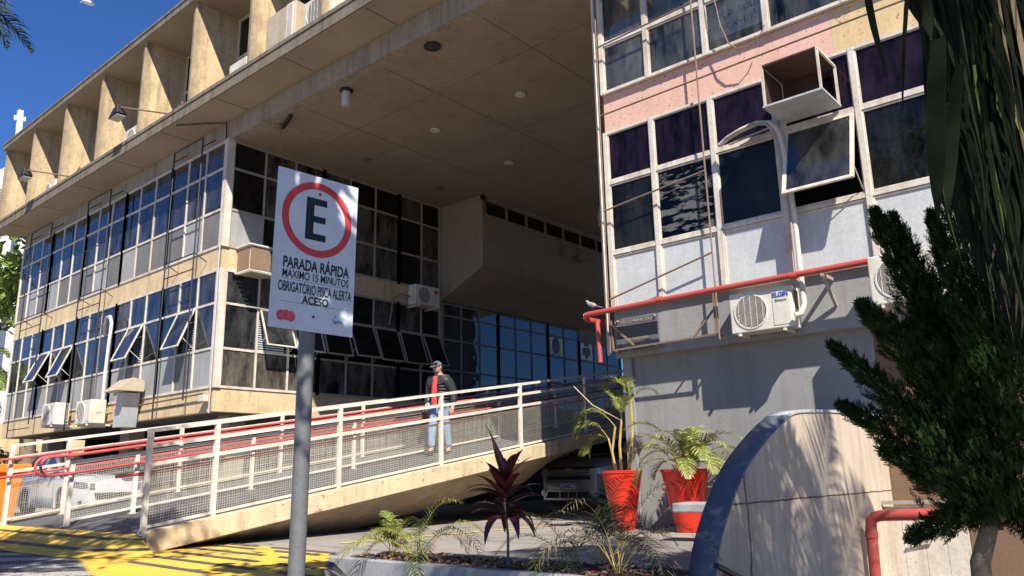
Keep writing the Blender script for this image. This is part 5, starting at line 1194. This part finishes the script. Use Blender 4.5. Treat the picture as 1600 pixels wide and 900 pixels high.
spires=[((6.0,1.05,.85),(6.02,1.60,2.80),.24,900),((6.0,1.15,1.3),(5.98,1.47,2.72),.17,500),((6.1,1.05,1.2),(6.12,1.25,2.72),.17,620),((5.9,.98,1.2),(5.88,1.07,3.2),.25,1000),((6.0,1.2,.95),(6.0,2.02,1.84),.15,480),((6,1.15,.8),(6.0,2.0,1.40),.17,480),((6,1.1,.75),(6.05,1.75,1.05),.18,420),((6.0,1.1,.55),(5.98,1.35,2.15),.40,2200),((5.9,1.05,.62),(5.95,1.5,1.35),.26,800),((5.85,.8,.9),(5.85,.78,2.7),.40,2000),((6.1,.6,.9),(6.0,.4,2.3),.34,1000),((6,1.2,.7),(5.95,1.62,.48),.11,240),((5.95,1.1,1.2),(5.9,1.75,2.1),.2,600),((5.95,.95,.75),(6.0,.85,.5),.16,260)]
fo=MB()
for (a,b,r,n) in spires:
    a=Vector(a);b=Vector(b); ax=(b-a); L=ax.length; ax.normalize(); br.tube([a,a.lerp(b,.5)+Vector((0,0,-.03)),b],[.018,.012,.003],6)
    u=ax.cross(Vector((1,.2,0))).normalized(); v=ax.cross(u)
    for k in range(int(n*3.4)):
        t=random.random()**.85; rr=r*(1-t)**.6*(.55+.45*t/.25 if t<.25 else 1)*(random.random()**.45); th=random.random()*2*PI
        lob=1+.35*math.sin(th*3+t*14)+.2*math.sin(th*7-t*31)
        rad=(u*math.cos(th)+v*math.sin(th)); p=a+ax*L*t+rad*rr*lob; spray(fo,p,ax*.9+rad*.55+Vector((0,0,.45)),random.uniform(.035,.075),7)
obj('branches',br,M_['trunk'],ct,smooth=True); obj('foliage',fo,M_['conifer'],ct,recalc=False)
mark_rescaled(False)
# ------------------------------------------------------------------ foreground palm (dead leaf skirt hangs into the picture)
random.seed(17)
def big_palm(name,x,y,h,lab,nf,L,seed,skirt=False,ll=.62,lw=.022,gr=None,az0=0,dark=True,up_=(0,60)):
    random.seed(seed); z0=G(x,y); t=thing(name,(x,y,z0),lab,'palm tree',gr)
    tk=MB(); pts=[(x+.04*math.sin(i*.6),y,z0-.05+h*i/12) for i in range(13)]; tk.tube(pts,[.17-.04*i/12 for i in range(13)],14); obj('trunk',tk,M_['trunk'],t,smooth=True)
    fs=MB(); lv=MB(); top=Vector(pts[-1])
    for k in range(nf):
        az=az0+2.399*k; el=math.radians(random.uniform(*up_)); frond(fs,lv,top,az,el,L*random.uniform(.8,1.1),random.uniform(1.0,2.0),nl=44,ll=ll,lw=lw,start=.14,ldroop=.7,sr=.02)
    obj('frond_stalks',fs,M_['stalk'] if not dark else M_['leafdark'],t,smooth=True)
    o=obj('leaves',lv,[M_['leafdark'] if dark else M_['leaf'],M_['leaf']],t,recalc=False)
    for p in o.data.polygons: p.material_index=1 if random.random()<.4 else 0
    return t
fp_=big_palm('tall_palm',2.95,-.28,5.2,'dark palm beside the camera whose hanging dead leaves fill the top right corner',20,2.9,41)
sk=MB()
def strip(p,q,w,bend):
    p=Vector(p);q=Vector(q); d=(q-p); sd=d.cross(Vector((1,-.3,0))).normalized(); n0=len(sk.v); K=6
    tw=random.uniform(-1,1)
    for k in range(K+1):
        t=k/K; c=p.lerp(q,t)+Vector(bend)*math.sin(PI*t); ww=w*(.35+.65*math.sin(PI*min(1,t*.75+.2)))*(1 if t<.8 else (1-t)/.2*.9+.1); s2=(sd+Vector((1,0,0))*tw*(t-.3)).normalized(); sk.v+= [tuple(c-s2*ww),tuple(c+s2*ww)]
    for k in range(K): a=n0+2*k; sk.f.append((a,a+1,a+3,a+2))
random.seed(18)
for k in range(6200):
    y=random.uniform(.0,.60)-.10*random.random(); x=2.62+random.uniform(-.30,.35); e=min(1,max(0,(.475-y*2.62/x)/.13))
    if y*2.62/x>.475-.05*random.random()**2: continue
    zt=random.uniform(1.65,3.6); zbm=1.68-.50*e+random.uniform(-.06,.35)
    if zbm>zt-.25: continue
    strip((x,y+random.uniform(-.03,.02),zt),(x+random.uniform(-.08,.08),y+random.uniform(-.05,.02),max(zbm,zt-random.uniform(.5,1.1))),random.uniform(.0025,.0075),(0,random.uniform(-.04,.04),0))
# single leaves that stand out
def wp(px,py,d): r=R0*((px-800)/1238.43)+U0*((450-py)/1238.43)+fw; return Vector((0,0,CAMZ))+r*d
for (a,b,w) in (((1350,-40),(1388,122),.011),((1400,-60),(1440,40),.012),((1424,-80),(1410,190),.007),((1466,60),(1466,346),.028),((1440,-60),(1455,60),.02),((1432,-60),(1440,45),.016),((1500,100),(1481,335),.02)):
    strip(wp(*a,2.1),wp(*b,2.1),w,(0,.006,0))
o=obj('dead_leaf_skirt',sk,[M_['leafdark'],M_['leaf'],M_['leafdry']],fp_,recalc=False,smooth='all')
for i,p in enumerate(o.data.polygons): p.material_index=0 if i>=len(o.data.polygons)-42 or random.Random(i//6).random()<.93 else random.Random(i//6+9).choice((1,1,2))
big_palm('tall_palm',4.0,-1.9,5.0,'tall palm standing right of the picture, its fronds shading the arch wall',24,2.5,43,ll=.6,lw=.02)
# broadleaf trees outside the frame that dapple the apron and left facade
def leafy_tree(x,y,h,r,lab,seed,n=5200,ls=.09,kind='leaf',name='street_tree',base=None):
    random.seed(seed); z0=G(x,y); t=thing(name,(x,y,z0),lab,'tree'); tk=MB(); c=Vector((x,y,h)); bx,by=base or (x,y); tk.tube([(bx,by,z0-.1),(bx+.1*(x-bx),by+.1*(y-by),z0+(h-z0)*.5),(bx+.5*(x-bx),by+.5*(y-by),z0+(h-z0)*.85),(x,y,h)],[.16,.12,.07,.03],10)
    cl=[]
    for k in range(26):
        d=Vector((random.gauss(0,1),random.gauss(0,1),random.gauss(0,.75))).normalized()*random.uniform(.35,1)*r; cl.append((c+d,random.uniform(.22,.42)*r)); tk.tube([(x+(bx-x)*.15,y+(by-y)*.15,h-.1),c+d*.5,c+d],[.05,.03,.01],5)
    obj('trunk',tk,M_['trunk'],t,smooth=True); m=MB()
    for k in range(n):
        q,rr=random.choice(cl); p=q+Vector((random.gauss(0,.5),random.gauss(0,.5),random.gauss(0,.4)))*rr; a=Vector((random.uniform(-1,1),random.uniform(-1,1),random.uniform(-.6,.6))).normalized(); b=a.cross(Vector((random.uniform(-1,1),random.uniform(-1,1),1))).normalized(); l=ls*random.uniform(.6,1.3)
        m.add([p-a*l,p+b*l*.45,p+a*l,p-b*l*.45],[(0,1,2,3)])
    o=obj('crown',m,[M_[kind],M_['leafdark'] if kind=='leaf' else M_['leaf']],t,recalc=False)
    for p in o.data.polygons: p.material_index=1 if random.random()<.35 else 0
    return t
leafy_tree(-.3,3.9,7.0,1.9,'street tree outside the left of the picture that shades the yellow apron',51,n=4200)
leafy_tree(1.35,1.95,4.45,.85,'street tree leaning from behind the camera, its branch dappling the parking sign',58,n=620,ls=.10,base=(-1.8,-1.2))
big_palm('tall_palm',1.75,15.6,9.7,'tall palm left of the picture with one frond tip reaching into the sky',24,3.0,57,ll=.6,lw=.02)
# ------------------------------------------------------------------ far left background
big_palm('background_palm',8.15,33.2,8.6,'shaggy palm behind the left end of the building, taller one',26,2.6,61,dark=False,up_=(-40,60),lw=.03,gr='palms behind the building')
big_palm('background_palm',7.7,30.5,4.6,'shaggy palm behind the left end of the building, lower one',26,2.2,62,dark=False,up_=(-40,60),lw=.03,gr='palms behind the building')
ch=thing('white_church',(22,80,0),'distant white building with louvred windows and a cross on top behind the palms','building')
obj('tower',MB().box(10,22.6,79,92,0,29.0),M_['plaster'],ch); obj('tower_step',MB().box(22.6,26,80.5,92,0,31.0),M_['plaster'],ch)
lv=MB()
for zz in range(1,7):
    for xx in (18.0,20.5):
        for k in range(8): lv.box(xx,xx+1.2,78.93,78.99,zz*4.2+.26*k,zz*4.2+.26*k+.12)
obj('louvres',lv,M_['greyband'],ch)
cr_=thing('roof_cross',(24.2,80,31),'white concrete cross on top of the distant white building','cross'); c0=Vector((0,0,CAMZ))
def fp3(px,py,dist): r=R0*((px-800)/1238.43)+U0*((450-py)/1238.43)+fw; return c0+r*(dist/math.hypot(r.x,r.y))
a=fp3(27,235,82); b=fp3(32,173,82); obj('cross_post',MB().bar(a,b,.42,.4),M_['plaster'],cr_); m1=a.lerp(b,.80); obj('cross_arm',MB().bar(m1-Vector((.45,-.13,0)),m1+Vector((.45,-.13,0)),.36,.36),M_['plaster'],cr_)
t=tag(obj('boundary_wall',MB().box(-20,60,44,44.3,0,3.9),M_['beige']),'cream boundary wall far behind the parked cars at the left','wall')
def bush(x,y,z,r,lab,seed,n=1500):
    random.seed(seed); t=thing('bush',(x,y,z-r),lab,'bush'); m=MB()
    for k in range(n):
        d=Vector((random.gauss(0,1),random.gauss(0,1),random.gauss(0,.8))).normalized()*r*random.uniform(.6,1.05); p=Vector((x,y,z))+d; a=Vector((random.uniform(-1,1),random.uniform(-1,1),random.uniform(-1,1))).normalized()*.16; b=a.cross(Vector((.3,.4,1))).normalized()*.07; m.add([p-a,p+b,p+a,p-b],[(0,1,2,3)])
    obj('foliage',m,M_['leaf'],t,recalc=False)
bush(11.5,41,1.4,1.5,'green bush in front of the far cream wall',71); bush(14,42,1.2,1.3,'second green bush beside the far cream wall, partly behind the columns',72)
for i,(x,y,lab) in enumerate(((10.3,31.5,'thick grey tree trunk seen under the left end of the building, nearer one'),(11.9,33.0,'thick grey tree trunk seen under the left end of the building, farther one'))):
    t=thing('background_tree',(x,y,0),lab,'tree'); obj('trunk',MB().tube([(x,y,0),(x+.1,y,1.5),(x-.1,y,4),(x,y,6)],[.32,.27,.25,.2],12),M_['trunk'],t,smooth=True); m=MB(); random.seed(80+i)
    for k in range(1500):
        p=Vector((x,y,8))+Vector((random.gauss(0,1),random.gauss(0,1),random.gauss(0,.7))).normalized()*2.2*random.random()**.4; a=Vector((random.uniform(-1,1),random.uniform(-1,1),random.uniform(-1,1))).normalized()*.2; b=a.cross(Vector((.3,.4,1))).normalized()*.09; m.add([p-a,p+b,p+a,p-b],[(0,1,2,3)])
    obj('crown',m,M_['leaf'],t,recalc=False)
t=thing('orange_bin',(4.0,14.6,.2),'bright orange container at the left edge behind the far railing','container')
obj('bin_body',MB().hexa([(2.9,14.2,.2),(4.52,14.1,.2),(4.52,15.4,.2),(2.9,15.4,.2),(2.8,14.1,1.15),(4.6,14.02,1.15),(4.6,15.5,1.15),(2.8,15.5,1.15)]),M_['orange'],t,bevel=.02)
obj('bin_rim',MB().box(2.74,4.68,13.95,15.56,1.15,1.28),M_['orange'],t,bevel=.02); obj('side_decal',MB().box(4.60,4.61,14.3,15.2,.45,.95),M_['reddecal'],t)

scale_about_camera()
